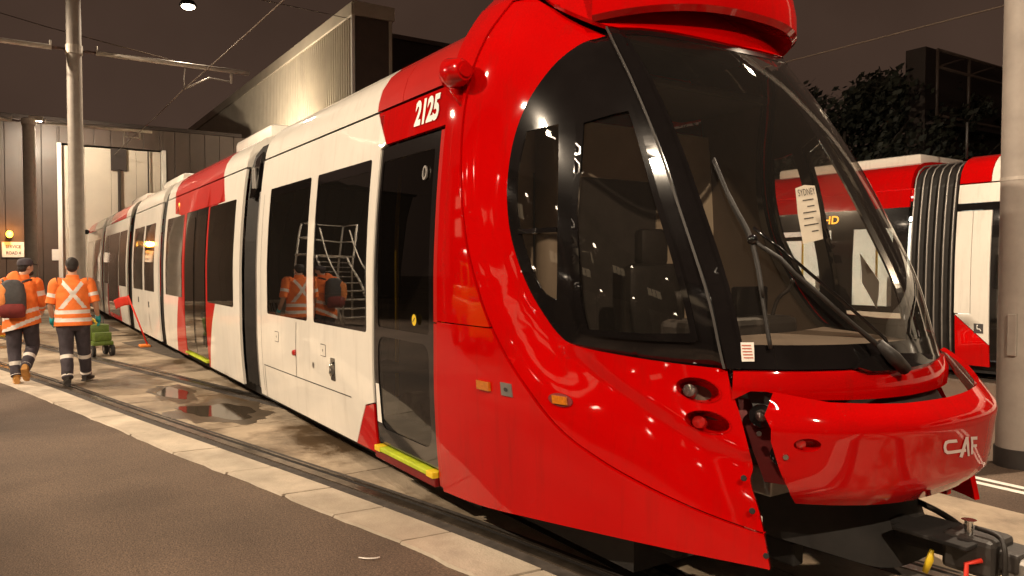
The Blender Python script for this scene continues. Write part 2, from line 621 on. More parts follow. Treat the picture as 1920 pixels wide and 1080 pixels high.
def ellipse(c, rx, ry, n=24):
    return [(c[0] + rx * math.cos(2 * math.pi * i / n), c[1] + ry * math.sin(2 * math.pi * i / n)) for i in range(n)]


def patch(name, poly, m, parent, off=0.0, thick=0.02, holes=(), f=S, du=0.06, dz=0.06, mirror=False, step=0.05):
    loops = [dense(poly, step)] + [dense(h, step) for h in holes]
    pts, edges = [], []
    for L in loops:
        k = len(pts)
        pts += L
        edges += [(k + i, k + (i + 1) % len(L)) for i in range(len(L))]
    us = [p[0] for p in loops[0]]
    zs = [p[1] for p in loops[0]]
    u = min(us) + du / 2
    while u < max(us):
        z = min(zs) + dz / 2
        while z < max(zs):
            if inside((u, z), loops[0]) and not any(inside((u, z), h) for h in loops[1:]):
                pts.append((u, z))
            z += dz
        u += du
    vo, eo, fo, *_ = delaunay_2d_cdt([Vector(p) for p in pts], edges, [], 0, 1e-6)
    tris = []
    for t in fo:
        c = ((vo[t[0]].x + vo[t[1]].x + vo[t[2]].x) / 3, (vo[t[0]].y + vo[t[1]].y + vo[t[2]].y) / 3)
        if inside(c, loops[0]) and not any(inside(c, h) for h in loops[1:]):
            a, b, d = [vo[i] for i in t]
            ar = (b.x - a.x) * (d.y - a.y) - (b.y - a.y) * (d.x - a.x)
            if abs(ar) > 1e-9:
                tris.append(tuple(t) if ar > 0 else tuple(reversed(t)))
    used = sorted({i for t in tris for i in t})
    mp = {i: k for k, i in enumerate(used)}
    tris = [tuple(mp[i] for i in t) for t in tris]
    top, bot = [], []
    for i in used:
        a, b = vo[i].x, vo[i].y
        p = f(a, b)
        n = nrm(f, a, b)
        o = off(a, b) if callable(off) else off
        q, r = p + n * o, p + n * (o - thick)
        if mirror:
            q.y = 2 * YC - q.y
            r.y = 2 * YC - r.y
        top.append(q)
        bot.append(r)
    if mirror:
        tris = [tuple(reversed(t)) for t in tris]
    N = len(top)
    cnt = {}
    for t in tris:
        for i in range(3):
            cnt[(t[i], t[(i + 1) % 3])] = 1
    fs = list(tris)
    sm = [True] * len(tris)
    vs = top
    if thick:
        vs = top + bot
        fs += [tuple(i + N for i in reversed(t)) for t in tris]
        sm += [True] * len(tris)
        # rim with its own vertices so the face stays smooth and the edge crisp
        for (a, b) in list(cnt):
            if (b, a) not in cnt:
                k = len(vs)
                vs = vs + [vs[a], vs[b], vs[b + N], vs[a + N]] if False else vs
                vs += [Vector(vs[a]), Vector(vs[b]), Vector(vs[b + N]), Vector(vs[a + N])]
                fs.append((k + 1, k, k + 3, k + 2))
                sm.append(False)
    return mesh(name, vs, fs, m, parent, smooth=sm)


def U(x):
    return x - X0


def rect(xa, xb, za, zb, r=0.0, n=4):
    """rounded rectangle in (u, z) for straight side, given X"""
    a, b = sorted((U(xa), U(xb)))
    if not r:
        return [(a, za), (b, za), (b, zb), (a, zb)]
    out = []
    for cx, cz, q in ((b - r, za + r, -90), (b - r, zb - r, 0), (a + r, zb - r, 90), (a + r, za + r, 180)):
        for i in range(n + 1):
            t = R(q + 90 * i / n)
            out.append((cx + r * math.cos(t), cz + r * math.sin(t)))
    return out


def stroke(pts, wd):
    """ribbon quads (2-D) along a polyline"""
    P = [Vector(p) for p in pts]
    L, Rr = [], []
    for i, p in enumerate(P):
        a = (p - P[i - 1]).normalized() if i else (P[1] - P[0]).normalized()
        b = (P[i + 1] - p).normalized() if i < len(P) - 1 else a
        t = (a + b).normalized()
        n = Vector((-t.y, t.x))
        k = wd / 2 / max(0.4, n.dot(Vector((-a.y, a.x))))
        L.append(p + n * k)
        Rr.append(p - n * k)
    return L, Rr


def decal(name, shapes, m, parent, f, off, mirror=False):
    """shapes: list of (verts2d, faces)"""
    vs, fs = [], []
    for v2, ff in shapes:
        k = len(vs)
        for p in v2:
            q = f(p[0], p[1]) + nrm(f, p[0], p[1]) * off
            vs.append(q)
        fs += [tuple(i + k for i in t) for t in ff]
    return mesh(name, vs, fs, m, parent)


def text_shapes(txt, size, align='CENTER', sx=1.0, shear=0.0, bold=0.0):
    c = bpy.data.curves.new('lettering', 'FONT')
    c.body = txt
    c.size = size
    c.align_x = align
    c.align_y = 'CENTER'
    c.shear = shear
    c.offset = bold
    c.resolution_u = 3
    o = bpy.data.objects.new('lettering', c)
    COL.objects.link(o)
    dg = bpy.context.evaluated_depsgraph_get()
    me = bpy.data.meshes.new_from_object(o.evaluated_get(dg))
    vs = [(v.co.x * sx, v.co.y) for v in me.vertices]
    fs = [tuple(p.vertices) for p in me.polygons]
    bpy.data.objects.remove(o)
    bpy.data.meshes.remove(me)
    bpy.data.curves.remove(c)
    return vs, fs


# ------------------------------------------------------------------ ground, apron, rails
g = mesh('ground', [(-300, -300, 0), (300, -300, 0), (300, 300, 0), (-300, 300, 0)], [(0, 1, 2, 3)], M['asphalt'])
struct(g)

RAIL1 = curve([(-40, -6.6), (-28, -3.35), (-20, -1.32), (-15.63, -.25), (-12.49, .52), (-10.63, .94), (-9.05, 1.31), (-6.86, 1.84), (-5.16, 2.24), (-3.64, 2.55), (-2.0, 2.78), (0, 2.90), (3, 2.925), (14, 2.925)], 8)
EDGE = curve([(-40, -7.2), (-28, -3.92), (-20, -1.86), (-13.35, -.19), (-11.31, .29), (-9.4, .74), (-7.18, 1.24), (-5.92, 1.56), (-5.19, 1.73), (-4.35, 1.93), (-3.62, 2.06), (-2.0, 2.26), (0, 2.38), (3, 2.41), (14, 2.41)], 8)


def yat(P, x):
    for a, b in zip(P, P[1:]):
        if a[0] <= x <= b[0]:
            return a[1] + (b[1] - a[1]) * (x - a[0]) / (b[0] - a[0])
    return P[-1][1]


def ribbon(pts, o0, o1, z, base=None):
    vs, fs = [], []
    n = len(pts)
    for i, p in enumerate(pts):
        a, b = pts[max(i - 1, 0)], pts[min(i + 1, n - 1)]
        t = Vector((b[0] - a[0], b[1] - a[1])).normalized()
        nn = Vector((-t.y, t.x))
        vs.append((p[0] + nn.x * o0, p[1] + nn.y * o0, z))
        vs.append((p[0] + nn.x * o1, p[1] + nn.y * o1, z))
    for i in range(n - 1):
        fs.append((2 * i, 2 * i + 2, 2 * i + 3, 2 * i + 1))
    if base is not None:
        k = len(vs)
        vs += [(v[0], v[1], base) for v in vs]
        for i in range(n - 1):
            fs.append((2 * i, k + 2 * i, k + 2 * i + 2, 2 * i + 2))
            fs.append((2 * i + 1, 2 * i + 3, k + 2 * i + 3, k + 2 * i + 1))
    return vs, fs


# near concrete margin, cast slab by slab
margin = struct(empty('concrete_margin'))
xs = [-40, -34, -29, -25, -21.5, -18.5, -16, -14.1, -12.4, -10.9, -9.6, -8.45, -7.4, -6.45, -5.6, -4.95, -4.25, -3.45, -2.5, -1.4, 0, 2, 5, 9, 13]
for a, b in zip(xs, xs[1:]):
    gp = 0.009
    N = 5
    top = []
    for k in range(N + 1):
        x = a + gp + (b - a - 2 * gp) * k / N
        j = random.uniform(-.012, .012)
        top.append((x, yat(EDGE, x) + j, yat(RAIL1, x + 0.03) - 0.15))
    dz = random.uniform(-.003, .003)
    vs = []
    for x, y0, y1 in top:
        vs += [(x, y0, .002), (x + .006, y0 + .008, .018 + dz), (x + .03, y1, .018 + dz), (x + .03, y1, .002)]
    fs = []
    for k in range(N):
        for q in range(3):
            fs.append((4 * k + q, 4 * k + 4 + q, 4 * k + 5 + q, 4 * k + 1 + q))
    fs += [(0, 1, 2, 3), (4 * N + 3, 4 * N + 2, 4 * N + 1, 4 * N)]
    mesh('margin_slab', vs, fs, M['kerb'], margin)

# apron slabs around the tracks
apron = struct(empty('track_apron'))
xs = [-36, -31, -26.5, -22.5, -19, -15.9, -13.0, -10.45, -8.3, -5.9, -3.2, -0.2, 3.0, 7.0, 13]
for a, b in zip(xs, xs[1:]):
    for (ya, yb) in ((None, 3.55), (3.56, 5.75)):
        N = 6
        gp = 0.008
        vs = []
        for k in range(N + 1):
            x = a + gp + (b - a - 2 * gp) * k / N
            y0 = (yat(RAIL1, x) + 0.15) if ya is None else ya
            sk = 0.25
            for q, y in enumerate((y0, yb)):
                xx = x + (y - 2.5) * -0.04
                vs += [(xx, y, .002), (xx, y, .010)]
        fs = []
        for k in range(N):
            o = 4 * k
            fs += [(o + 1, o + 5, o + 7, o + 3), (o, o + 4, o + 5, o + 1), (o + 2, o + 3, o + 7, o + 6)]
        fs += [(0, 1, 3, 2), (4 * N, 4 * N + 2, 4 * N + 3, 4 * N + 1)]
        mesh('apron_slab', vs, fs, M['slab'], apron)


def rail(pts, label):
    o = struct(empty('rail'))
    v, f = ribbon(pts, -0.15, 0.15, .012, .001)
    mesh('rail_jacket', v, f, M['rubber_edge'], o)
    v, f = ribbon(pts, -0.045, 0.03, .022, .010)
    mesh('rail_head', v, f, M['rail'], o)
    v, f = ribbon(pts, 0.031, 0.075, .015)
    mesh('flangeway', v, f, M['groove'], o)
    v, f = ribbon(pts, 0.076, 0.098, .020, .010)
    mesh('rail_lip', v, f, M['rail'], o)
    return o


rail(RAIL1, '')
R2 = []
for i, p in enumerate(RAIL1):
    a, b = RAIL1[max(i - 1, 0)], RAIL1[min(i + 1, len(RAIL1) - 1)]
    t = Vector((b[0] - a[0], b[1] - a[1])).normalized()
    R2.append((p[0] - t.y * 1.435, p[1] + t.x * 1.435))
rr = rail(R2, '')
for yy in (2.93, 4.36):
    e2 = -2.0 if yy < 3 else -3.4
    rr = rail([(-46, yy), (-30, yy), (e2, yy)] if yy < 3 else [(-46, yy), (-3.4, yy)], '')
    rr.location.z = 0.0015
for yy in (12.3, 13.73):
    rail([(-46, yy), (14, yy)], '')

# dark repair patch of asphalt on the apron
v = [(-18.6, 1.95), (-15.0, 2.42), (-14.4, 3.0), (-19.4, 3.0)]
pt = mesh('repair_patch', [(x, y, .0165) for x, y in v], [(0, 1, 2, 3)], M['patch'])
struct(pt)
v = [(-27.5, .9), (-22.4, 1.2), (-21.8, 2.3), (-27.0, 2.1)]
struct(mesh('repair_patch', [(x, y, .0165) for x, y in v], [(0, 1, 2, 3)], M['patch']))
# puddle
pv = []
for i in range(40):
    t = 2 * math.pi * i / 40
    r = 1 + .16 * math.sin(3 * t + 1) + .1 * math.sin(5 * t) + .06 * math.sin(9 * t + 2)
    pv.append((-9.25 + .52 * r * math.cos(t) + .2 * math.sin(t), 1.98 + .36 * r * math.sin(t), .0135))
struct(mesh('puddle', pv, [tuple(range(40))], M['water']))
pv = [(-10.9 + .55 * (1 + .2 * math.sin(3 * t)) * math.cos(t), 1.75 + .16 * (1 + .2 * math.cos(4 * t)) * math.sin(t), .0135) for t in [2 * math.pi * i / 30 for i in range(30)]]
struct(mesh('puddle', pv, [tuple(range(30))], M['water']))
M['damp'] = mat('damp_concrete', (0.10, 0.075, 0.052), 0.32, var=0.3, vscale=5, bump=0.4, bscale=70)
for (cx, cy, ax, ay, sd) in ((-9.25, 2.0, .80, .52, .3), (-10.9, 1.76, .8, .26, 1.4)):
    dv = []
    for i in range(64):
        t = 2 * math.pi * i / 64
        r = 1 + .12 * math.sin(3 * t + sd) + .09 * math.sin(7 * t + sd * 2) + .05 * math.sin(13 * t) + .04 * math.sin(23 * t + 1)
        dv.append((cx + ax * r * math.cos(t), cy + ay * r * math.sin(t), .0122))
    struct(mesh('damp_patch', dv, [tuple(range(64))], M['damp']))
# kerb in front of the shed
kb = MB()
for i in range(14):
    kb.box((-34.9, -9 + i * .78, 0), (-34.55, -9 + i * .78 + .765, .14), .015)
struct(kb.build('kerb', M['kerb']))
# painted lines right of the tram
for yy in (6.27, 6.41):
    struct(mesh('road_marking', [(-40, yy, .004), (14, yy, .004), (14, yy + .075, .004), (-40, yy + .075, .004)], [(0, 1, 2, 3)], M['white_line']))


def rebase(root, loc):
    root.location = loc
    inv = Matrix.Translation(Vector(loc)).inverted()
    for c in root.children:
        c.matrix_parent_inverse = inv


# ------------------------------------------------------------------ the red and white tram
T = empty('tram')
tag(T, 'long red and white tram number 2125 with its front fairing hanging open', 'tram')
PI = math.pi
OUT = [(.30, 3.40), (.245, 3.26), (.204, 3.147), (.141, 2.909), (.104, 2.607), (.098, 2.267), (.115, 1.897), (.144, 1.636), (.187, 1.386), (.263, 1.142), (.38, .864), (.49, .732), (.597, .651), (.724, .583), (.846, .537), (.884, .528)]
MASK = [(.863, 3.072), (.744, 3.047), (.622, 2.957), (.51, 2.83), (.409, 2.667), (.334, 2.467), (.29, 2.233), (.277, 2.011), (.288, 1.808), (.322, 1.596), (.371, 1.438), (.42, 1.33), (.47, 1.288), (.611, 1.262), (.769, 1.241), (.945, 1.224)]
PILO = [(.945, 1.224), (.938, 1.449), (.922, 1.728), (.908, 2.051), (.895, 2.43), (.882, 2.787), (.863, 3.072)]
PILI = [(.992, 1.228), (.978, 1.55), (.962, 1.966), (.948, 2.396), (.934, 2.783), (.907, 3.056)]
SPLIT = [(.945, 1.215), (.932, 1.043), (.915, .85), (.907, .795), (.889, .737), (.887, .616), (.882, .528)]
SKIRT = [(-.035, .215), (.096, .248), (.267, .309), (.421, .350), (.563, .373), (.694, .384), (.821, .387), (.875, .384)]
outc, maskc, pilo, pili, splc, skc = [curve(a, 5) for a in (OUT, MASK, PILO, PILI, SPLIT, SKIRT)]


def dist(p, L):
    best = 9
    for a, b in zip(L, L[1:]):
        ax, ay, bx, by = a[0], a[1], b[0], b[1]
        dx, dy = bx - ax, by - ay
        t = max(0, min(1, ((p[0] - ax) * dx + (p[1] - ay) * dy) / (dx * dx + dy * dy + 1e-12)))
        best = min(best, math.hypot(p[0] - ax - t * dx, p[1] - ay - t * dy))
    return best


CREASE = [(.351, 1.291), (.507, 1.227), (.631, 1.072), (.742, .947), (.829, .882), (.92, .850)]
creasec = curve(CREASE, 4)


def sst(x):
    x = max(0, min(1, x))
    return x * x * (3 - 2 * x)


def band_off(u, z):
    do, dm = dist((u, z), outc), dist((u, z), maskc)
    t = do / (do + dm + 1e-9)
    o = 0.0 - 0.068 * sst(t * 1.1)
    if z < 1.3:
        # headlamp blister stands proud above the crease line
        zc = None
        for a, b in zip(creasec, creasec[1:]):
            if a[0] <= u <= b[0]:
                zc = a[1] + (b[1] - a[1]) * (u - a[0]) / (b[0] - a[0])
        if zc is None:
            zc = 1.291 if u < .351 else .85
        k = sst((u - .36) / .25)
        o = o * (1 - k * .55) + k * (0.028 * sst((z - zc + .02) / .035) - .012)
    return o


def low_off(u, z):
    return 0.014


def mask_off(k):
    def f(u, z):
        dm, dp_ = dist((u, z), maskc), dist((u, z), pilo)
        return k - .010 - .054 * dp_ / (dp_ + dm + 1e-9)
    return f


HL = [ellipse((.838, 1.124), .062, .054), ellipse((.830, .982), .060, .049)]
for mir in (False, True):
    # upper and lower side panels with the dark belt gap between them
    up = [p for p in outc if p[1] > 1.352]
    lo = [p for p in outc if p[1] < 1.338]
    polyU = [(-.022, 1.346), (.194, 1.346)] + list(reversed(up)) + [(.10, 3.40), (-.022, 3.40)]
    patch('cab_side_panel', polyU, M['red'], T, 0.012, 0.03, mirror=mir)
    polyL = [(-.022, 1.339)] + [(-.022, .225)] + skc[1:] + [(.884, .52)] + list(reversed(lo)) + [(.197, 1.339)]
    patch('cab_skirt_panel', polyL, M['red'], T, low_off, 0.03, mirror=mir, du=.05)
    polyB = list(outc)
    polyB = [(p[0] + .004, p[1] + (.004 if p[0] > .3 else 0)) for p in outc] + list(reversed(splc)) + list(reversed(maskc))[1:] + [(.80, 3.13), (.60, 3.30), (.44, 3.40)]
    patch('cab_fascia', polyB, M['red'], T, band_off, 0.03, holes=HL, mirror=mir, du=.04, dz=.045, step=.03)
    # black glazed mask with two side lights
    w1 = curve([(.397, 2.503), (.545, 2.519)], 3) + curve([(.545, 2.519), (.508, 2.2), (.425, 1.523)], 4)[1:] + curve([(.425, 1.523), (.372, 1.584), (.335, 1.791), (.321, 2.007), (.339, 2.256), (.397, 2.503)], 4)[1:-1]
    w2 = [(.627, 2.541), (.70, 2.57), (.78, 2.583), (.845, 2.59), (.848, 2.081), (.862, 1.599), (.872, 1.36), (.862, 1.343), (.699, 1.339), (.515, 1.345), (.497, 1.37), (.492, 1.533), (.537, 1.988)]
    patch('cab_mask', list(maskc[:-1]) + pilo[:-1], M['black'], T, mask_off(0), 0.012, holes=[w1, w2], mirror=mir)
    p1 = patch('cab_window', w1, M['cabglass'], T, mask_off(-.003), 0, mirror=mir)
    p2 = patch('cab_window', w2, M['cabglass'], T, mask_off(-.003), 0, mirror=mir)
    patch('window_bar', [(.315, 1.895), (.47, 1.897), (.472, 1.925), (.316, 1.923)], M['black'], p1, mask_off(.006), 0.03, mirror=mir)
    # window frame of the sliding side light
    ins = [(.648, 2.50), (.78, 2.535), (.825, 2.54), (.828, 2.081), (.842, 1.62), (.852, 1.385), (.699, 1.375), (.525, 1.38), (.515, 1.533), (.558, 1.988)]
    patch('window_frame', w2, M['black'], p2, mask_off(.012), 0.016, holes=[ins], mirror=mir)
    patch('a_pillar', pilo[:-1] + [(.863, 3.07)] + list(reversed(pili)), M['black'], T, 0.004, 0.03, mirror=mir, du=.02)
    patch('pillar_trim', [(p[0] - .012, p[1]) for p in pilo] + list(reversed([(p[0] - .004, p[1]) for p in pilo])), M['darkgrey'], T, 0.010, 0.02, mirror=mir, du=.02)
    ring = list(maskc[:-1]) + pilo[:-1]
    cxr, czr = .60, 2.15
    grow = [(cxr + (a - cxr) * 1.09, czr + (b - czr) * 1.04) for a, b in ring]
    patch('mask_seal', grow, M['black'], T, lambda u, z: mask_off(-.022)(u, z) - .012, .03, holes=[[(cxr + (a - cxr) * .985, czr + (b - czr) * .99) for a, b in ring]], mirror=mir)
    # headlamp pots
    for (cu, cz), ru, rz, ml in (((.838, 1.124), .062, .054, 'clearlens'), ((.830, .982), .060, .049, 'redlens')):
        vs, fs = [], []
        n = 24
        for j, (sc, dp) in enumerate(((1.04, .004), (.98, -.03), (.86, -.075), (.6, -.10), (0.02, -.105))):
            for i in range(n):
                t = 2 * PI * i / n
                uu, zz = cu - (1 - sc) * .035 + ru * sc * math.cos(t), cz + rz * sc * math.sin(t)
                q = S(uu, zz) + nrm(S, cu, cz) * (dp - .02 + (band_off(uu, zz) + .02 if j == 0 else 0))
                if mir:
                    q.y = 2 * YC - q.y
                vs.append(q)
        for j in range(4):
            for i in range(n):
                fs.append((j * n + i, j * n + (i + 1) % n, (j + 1) * n + (i + 1) % n, (j + 1) * n + i))
        hl = mesh('headlight', vs, fs, M['red'], T, True)
        c = S(cu - .03, cz) + nrm(S, cu, cz) * -.075
        if mir:
            c.y = 2 * YC - c.y
        nn = nrm(S, cu, cz)
        if mir:
            nn.y = -nn.y
        b = MB()
        b.tube([c - nn * .02, c, c + nn * .022, c + nn * .03], [.036, .036, .03, .008], 18)
        b.build('lens', M[ml], hl, True, sharp=40)

    def fit(uz, sz, m, name, th=.02, m2=None, kids=()):
        u, z = uz
        return patch(name, [(u - sz[0], z - sz[1]), (u + sz[0], z - sz[1]), (u + sz[0], z + sz[1]), (u - sz[0], z + sz[1])], m, T, (lambda a, b: th + (band_off(a, b) if u > .3 else .012)), th, mirror=mir)
    a1 = fit((.16, 1.0), (.022, .026), M['amber'], 'indicator_light', .018)
    a2 = fit((.241, 1.003), (.019, .036), M['grey'], 'socket_plate', .008)
    a3 = fit((.41, .996), (.021, .021), M['amber'], 'indicator_light', .016)
    if not mir:
        decal('socket_mark', [(*[ellipse((.241, 1.003), .007, .012, 12)], [tuple(range(12))])], M['darkgrey'], a2, S, .0235)
        q = ellipse((.41, .996), .036, .034, 24)
        patch('light_bezel', q, M['red_dark'], a3, lambda a, b: .006 + band_off(a, b), .006, holes=[[(.389, .975), (.431, .975), (.431, 1.017), (.389, 1.017)]])

for mir in (False, True):
    ln = [(-.02, 1.0), (.86, 1.0), (.935, 1.21)] + list(reversed(maskc))[1:] + [(.80, 3.10), (.5, 3.28), (-.02, 3.28)]
    patch('cab_lining', ln, M['lining'], T, -0.115, 0.004, mirror=mir)
# roof over the cab
vs, fs = [], []
zz = [3.385, 3.5, 3.6, 3.66, 3.70, 3.735]
nu = 40
for z in zz:
    for i in range(nu + 1):
        u = -.022 + (PI + .044) * i / nu
        p = S(u, z)
        p += nrm(S, u, z) * 0.010
        vs.append(p)
for j in range(len(zz) - 1):
    for i in range(nu):
        k = j * (nu + 1) + i
        fs.append((k, k + 1, k + nu + 2, k + nu + 1))
fs.append(tuple((len(zz) - 1) * (nu + 1) + i for i in range(nu + 1)))
# back of the dome down to the saloon roof
k0 = len(vs)
bz = [3.0, 3.1, 3.2, 3.3, 3.385] + zz[1:]
for z in bz:
    W = WF(z)
    for y in (-W, W):
        vs.append((X0 - .024, YC + y, z))
for j in range(len(bz) - 1):
    a = k0 + 2 * j
    fs.append((a, a + 2, a + 3, a + 1))
mesh('cab_roof', vs, fs, M['red'], T, True, sharp=40)
# closing strip between pillar tops: red header above the windscreen
hdr = [(.60, 3.30), (.80, 3.13), (.865, 3.082)] + [(.907 + (PI / 2 - .907) * t, 3.066 - .10 * sst(t * 1.1)) for t in (.0, .15, .3, .45, .6, .75, .9, 1.0)]
hdr2 = hdr + [(PI - a, b) for a, b in reversed(hdr[:-1])] + [(PI - .5, 3.40), (.5, 3.40)]
patch('windscreen_header', hdr2, M['red'], T, 0.004, 0.03)
# windscreen with dark border
top = [(.907 + (PI / 2 - .907) * t, 3.056 - .10 * sst(t * 1.1)) for t in (0, .15, .3, .45, .6, .75, .9, 1.0)]
half = pili[:-1] + top
scr = half + [(PI - a, b) for a, b in reversed(half[:-1])]


def shrink(half):
    o = []
    for (a, b) in half:
        t = (b - 1.228) / 1.82
        o.append((a + .022, max(1.338, min(b, b - .03 * (1 if b > 2.9 else 0)))))
    return o


ih = [(p[0] + .02, p[1]) for p in pili if 1.345 < p[1] < 3.0] + [(a + (.02 if a < .95 else 0), b - .035) for a, b in top]
ih = [(1.008, 1.338)] + ih
inner = ih + [(PI - a, b) for a, b in reversed(ih[:-1])]
inner = [p for i, p in enumerate(inner) if i == 0 or math.hypot(p[0] - inner[i - 1][0], p[1] - inner[i - 1][1]) > .004]
ws = patch('windscreen', inner, M['screen'], T, -0.006, 0)
patch('windscreen_border', scr, M['black'], ws, -0.003, 0.008, holes=[inner])


# body band just under the windscreen (collar)
def collar_off(u, z):
    return -0.004 + 0.024 * sst((1.205 - z) / .04)


cl = [(.957, 1.215)] + [(.957 + (PI - 1.914) * i / 12, 1.217) for i in range(1, 12)] + [(PI - .957, 1.215)]
clb = [(PI - .957, 1.085), (PI - 1.03, 1.12), (PI - 1.15, 1.095), (PI / 2, 1.08), (1.15, 1.095), (1.06, 1.13), (1.01, 1.13), (.957, 1.085)]
patch('nose_collar', cl + clb, M['red'], T, collar_off, 0.03, f=SCOL)
# recessed bulkhead behind the open fairing
patch('nose_bulkhead', [(.92, .74), (PI - .92, .74), (PI - .93, 1.13), (.93, 1.13)], M['red_dark'], T, -0.16, 0.03)
patch('nose_subframe', [(.80, .42), (PI - .80, .42), (PI - .80, .735), (.80, .735)], M['under'], T, -0.42, 0.03)
bk = MB()
c = S(1.0, 1.045) + nrm(S, 1.0, 1.045) * -.07
for (u, z, r, mm) in ((1.0, 1.045, .055, 'black'), (1.01, .875, .052, 'black')):
    n = nrm(S, u, z)
    c = S(u, z) - n * .14
    o = MB().tube([c, c + n * .05, c + n * .052], [r, r, r * .8], 20).build('lamp_pot', M[mm], T, True, sharp=40)
    MB().tube([c + n * .046, c + n * .056, c + n * .066], [r * .55, r * .5, r * .2], 18).build('lens', M['clearlens'], o, True)
n = nrm(S, .965, .955)
c = S(.965, .955) - n * .08
MB().tube([c, c + n * .03], [.016, .012], 10).build('bolt', M['chrome'], T)
b = MB()
b.box((-2.62, 2.95, .62), (-2.30, 3.30, .76), .012)
b.build('control_box', M['grey'], T)
b = MB()
b.box((-2.33, 2.80, .50), (-2.27, 2.86, .56), .006)
b.build('tow_plate', M['paper'], T)
# screws along the panel edges
for (u, z) in ((.875, .44), (.878, .755), (.873, .62)):
    n = nrm(S, u, z)
    c = S(u, z) + n * .012
    MB().tube([c, c + n * .006], [.014, .011], 12).build('screw', M['under'], T)

# open fairing (bumper)
bl = [(1.008, 1.145), (.944, 1.047), (.953, .935), (.985, .818), (1.022, .695), (1.056, .648)]
br = [(1.235, .642), (PI / 2, .620), (PI - 1.235, .642), (PI - 1.056, .648), (PI - 1.022, .695), (PI - .986, .82), (PI - .95, .95), (PI - .93, 1.10), (PI - .96, 1.235)]
tp = [(PI - 1.08, 1.195), (PI - 1.22, 1.125), (PI / 2, 1.092), (1.418, 1.093), (1.164, 1.108)]
hole = ellipse((1.058, .928), .040, .030, 20)
bump = patch('front_fairing', bl + br + tp, M['red'], T, 0.0, 0.025, f=SB, holes=[hole], du=.045, dz=.035, step=.03)
vs, fs = [], []
n = 20
cu, cz = 1.058, .928
for j, (sc, dp) in enumerate(((1.02, .001), (.95, -.02), (.8, -.05), (.02, -.055))):
    for i in range(n):
        t = 2 * PI * i / n
        vs.append(SB(cu + .040 * sc * math.cos(t), cz + .030 * sc * math.sin(t)) + nrm(SB, cu, cz) * dp)
for j in range(3):
    for i in range(n):
        fs.append((j * n + i, j * n + (i + 1) % n, (j + 1) * n + (i + 1) % n, (j + 1) * n + i))
mesh('lamp_recess', vs, fs, M['red'], bump, True)
n = nrm(SB, cu, cz)
c = SB(cu - .018, cz) - n * .045
MB().tube([c, c + n * .03, c + n * .036], [.022, .022, .012], 16).build('lens', M['redlens'], bump, True, sharp=40)
n = nrm(SB, 1.0, .872)
c = SB(1.0, .872)
MB().tube([c, c + n * .008], [.015, .012], 12).build('bolt', M['chrome'], bump)
# maker's emblem
su = .0016


def emb(pts, wd):
    pts = [(p[0], p[1]) for p in pts]
    L, Rr = stroke(pts, wd)
    v2 = []
    for a, b in zip(L, Rr):
        v2 += [(1.576 + q.x * .0016 - q.y * .0005, .868 + q.y * .0026 - q.x * .0004) for q in (a, b)]
    return v2, [(2 * i, 2 * i + 1, 2 * i + 3, 2 * i + 2) for i in range(len(pts) - 1)]


Cc = [(-2, 13), (-18, 13), (-24, 11), (-27, 6), (-28, 1), (-27, -5), (-23, -8), (-15, -8), (0, -8), (8, -8)]
Aa = [(-5, -21), (2, -8), (8, 4), (12, 12), (14, 18), (16, 12), (15, -19)]
Ff = [(42, 15), (25, 15), (25, 2), (24, -17)]
Fm = [(25, 0), (41, 0)]
decal('emblem', [emb(Cc, 6), emb([(-4, -21), (13, 18)], 5.5), emb([(13, 18), (14, -20)], 5.5), emb(Ff, 6), emb(Fm, 5)], M['pinkwhite'], bump, SB, .004)

# wipers
wp = [(1.058, 2.23), (1.072, 2.005), (1.097, 1.811), (1.088, 1.552), (1.089, 1.318)]
arm = [(1.097, 1.811), (1.199, 1.652), (1.322, 1.476), (1.46, 1.296), (1.512, 1.205)]


def onS(p, o):
    return S(*p) + nrm(S, *p) * o


wiper = MB().tube([onS(p, .055 + .02 * (i == 2)) for i, p in enumerate(curve(arm, 3))], [.011] * 8 + [.014] * 3 + [.022, .024], 8)
wo = wiper.build('windscreen_wiper', M['rubber'], T, True)
b = MB()
b.tube([onS((p[0] + .012, p[1] + .055), .06) for p in arm[:4]] + [onS(arm[4], .06)], .008, 8)
b.build('wiper_rod', M['black'], wo, True)
b = MB()
b.tube([onS(p, .022) for p in curve(wp, 4)], .010, 8)
b.tube([onS(p, .040) for p in curve(wp[:4], 4)], [.006] * 4 + [.011] * 5 + [.009] * 4, 8)
b.build('wiper_blade', M['rubber'], wo, True)
c = onS(arm[0], .05)
MB().ball(c, .026).build('wiper_joint', M['black'], wo, True)
b = MB()
for i in range(7):
    pass
vs = []
q = [(1.36, 1.222), (1.40, 1.262), (1.47, 1.285), (1.60, 1.265), (1.72, 1.232), (1.66, 1.215), (1.50, 1.195), (1.40, 1.20)]
patch('wiper_cowl', q, M['black'], wo, .045, .05)
b = MB()
q = [onS((1.46, 1.27), .05), onS((1.44, 1.40), .06)]
b.tube([onS((1.52, 1.19), .06), onS((1.48, 1.25), .075), onS((1.44, 1.33), .07)], [.03, .034, .02], 10)
b.build('wiper_motor', M['rubber'], wo, True)
# notice sheet and stickers
nb = patch('notice_sheet', [(1.291, 1.819), (1.38, 1.846), (1.410, 1.98), (1.438, 2.124), (1.39, 2.125), (1.343, 2.105), (1.312, 1.97)], M['paper'], T, -0.016, .001, du=.03)


def uvs(org, ex, ey, sh):
    v2, f2 = sh
    return [(org[0] + p[0] * ex[0] + p[1] * ey[0], org[1] + p[0] * ex[1] + p[1] * ey[1]) for p in v2], f2


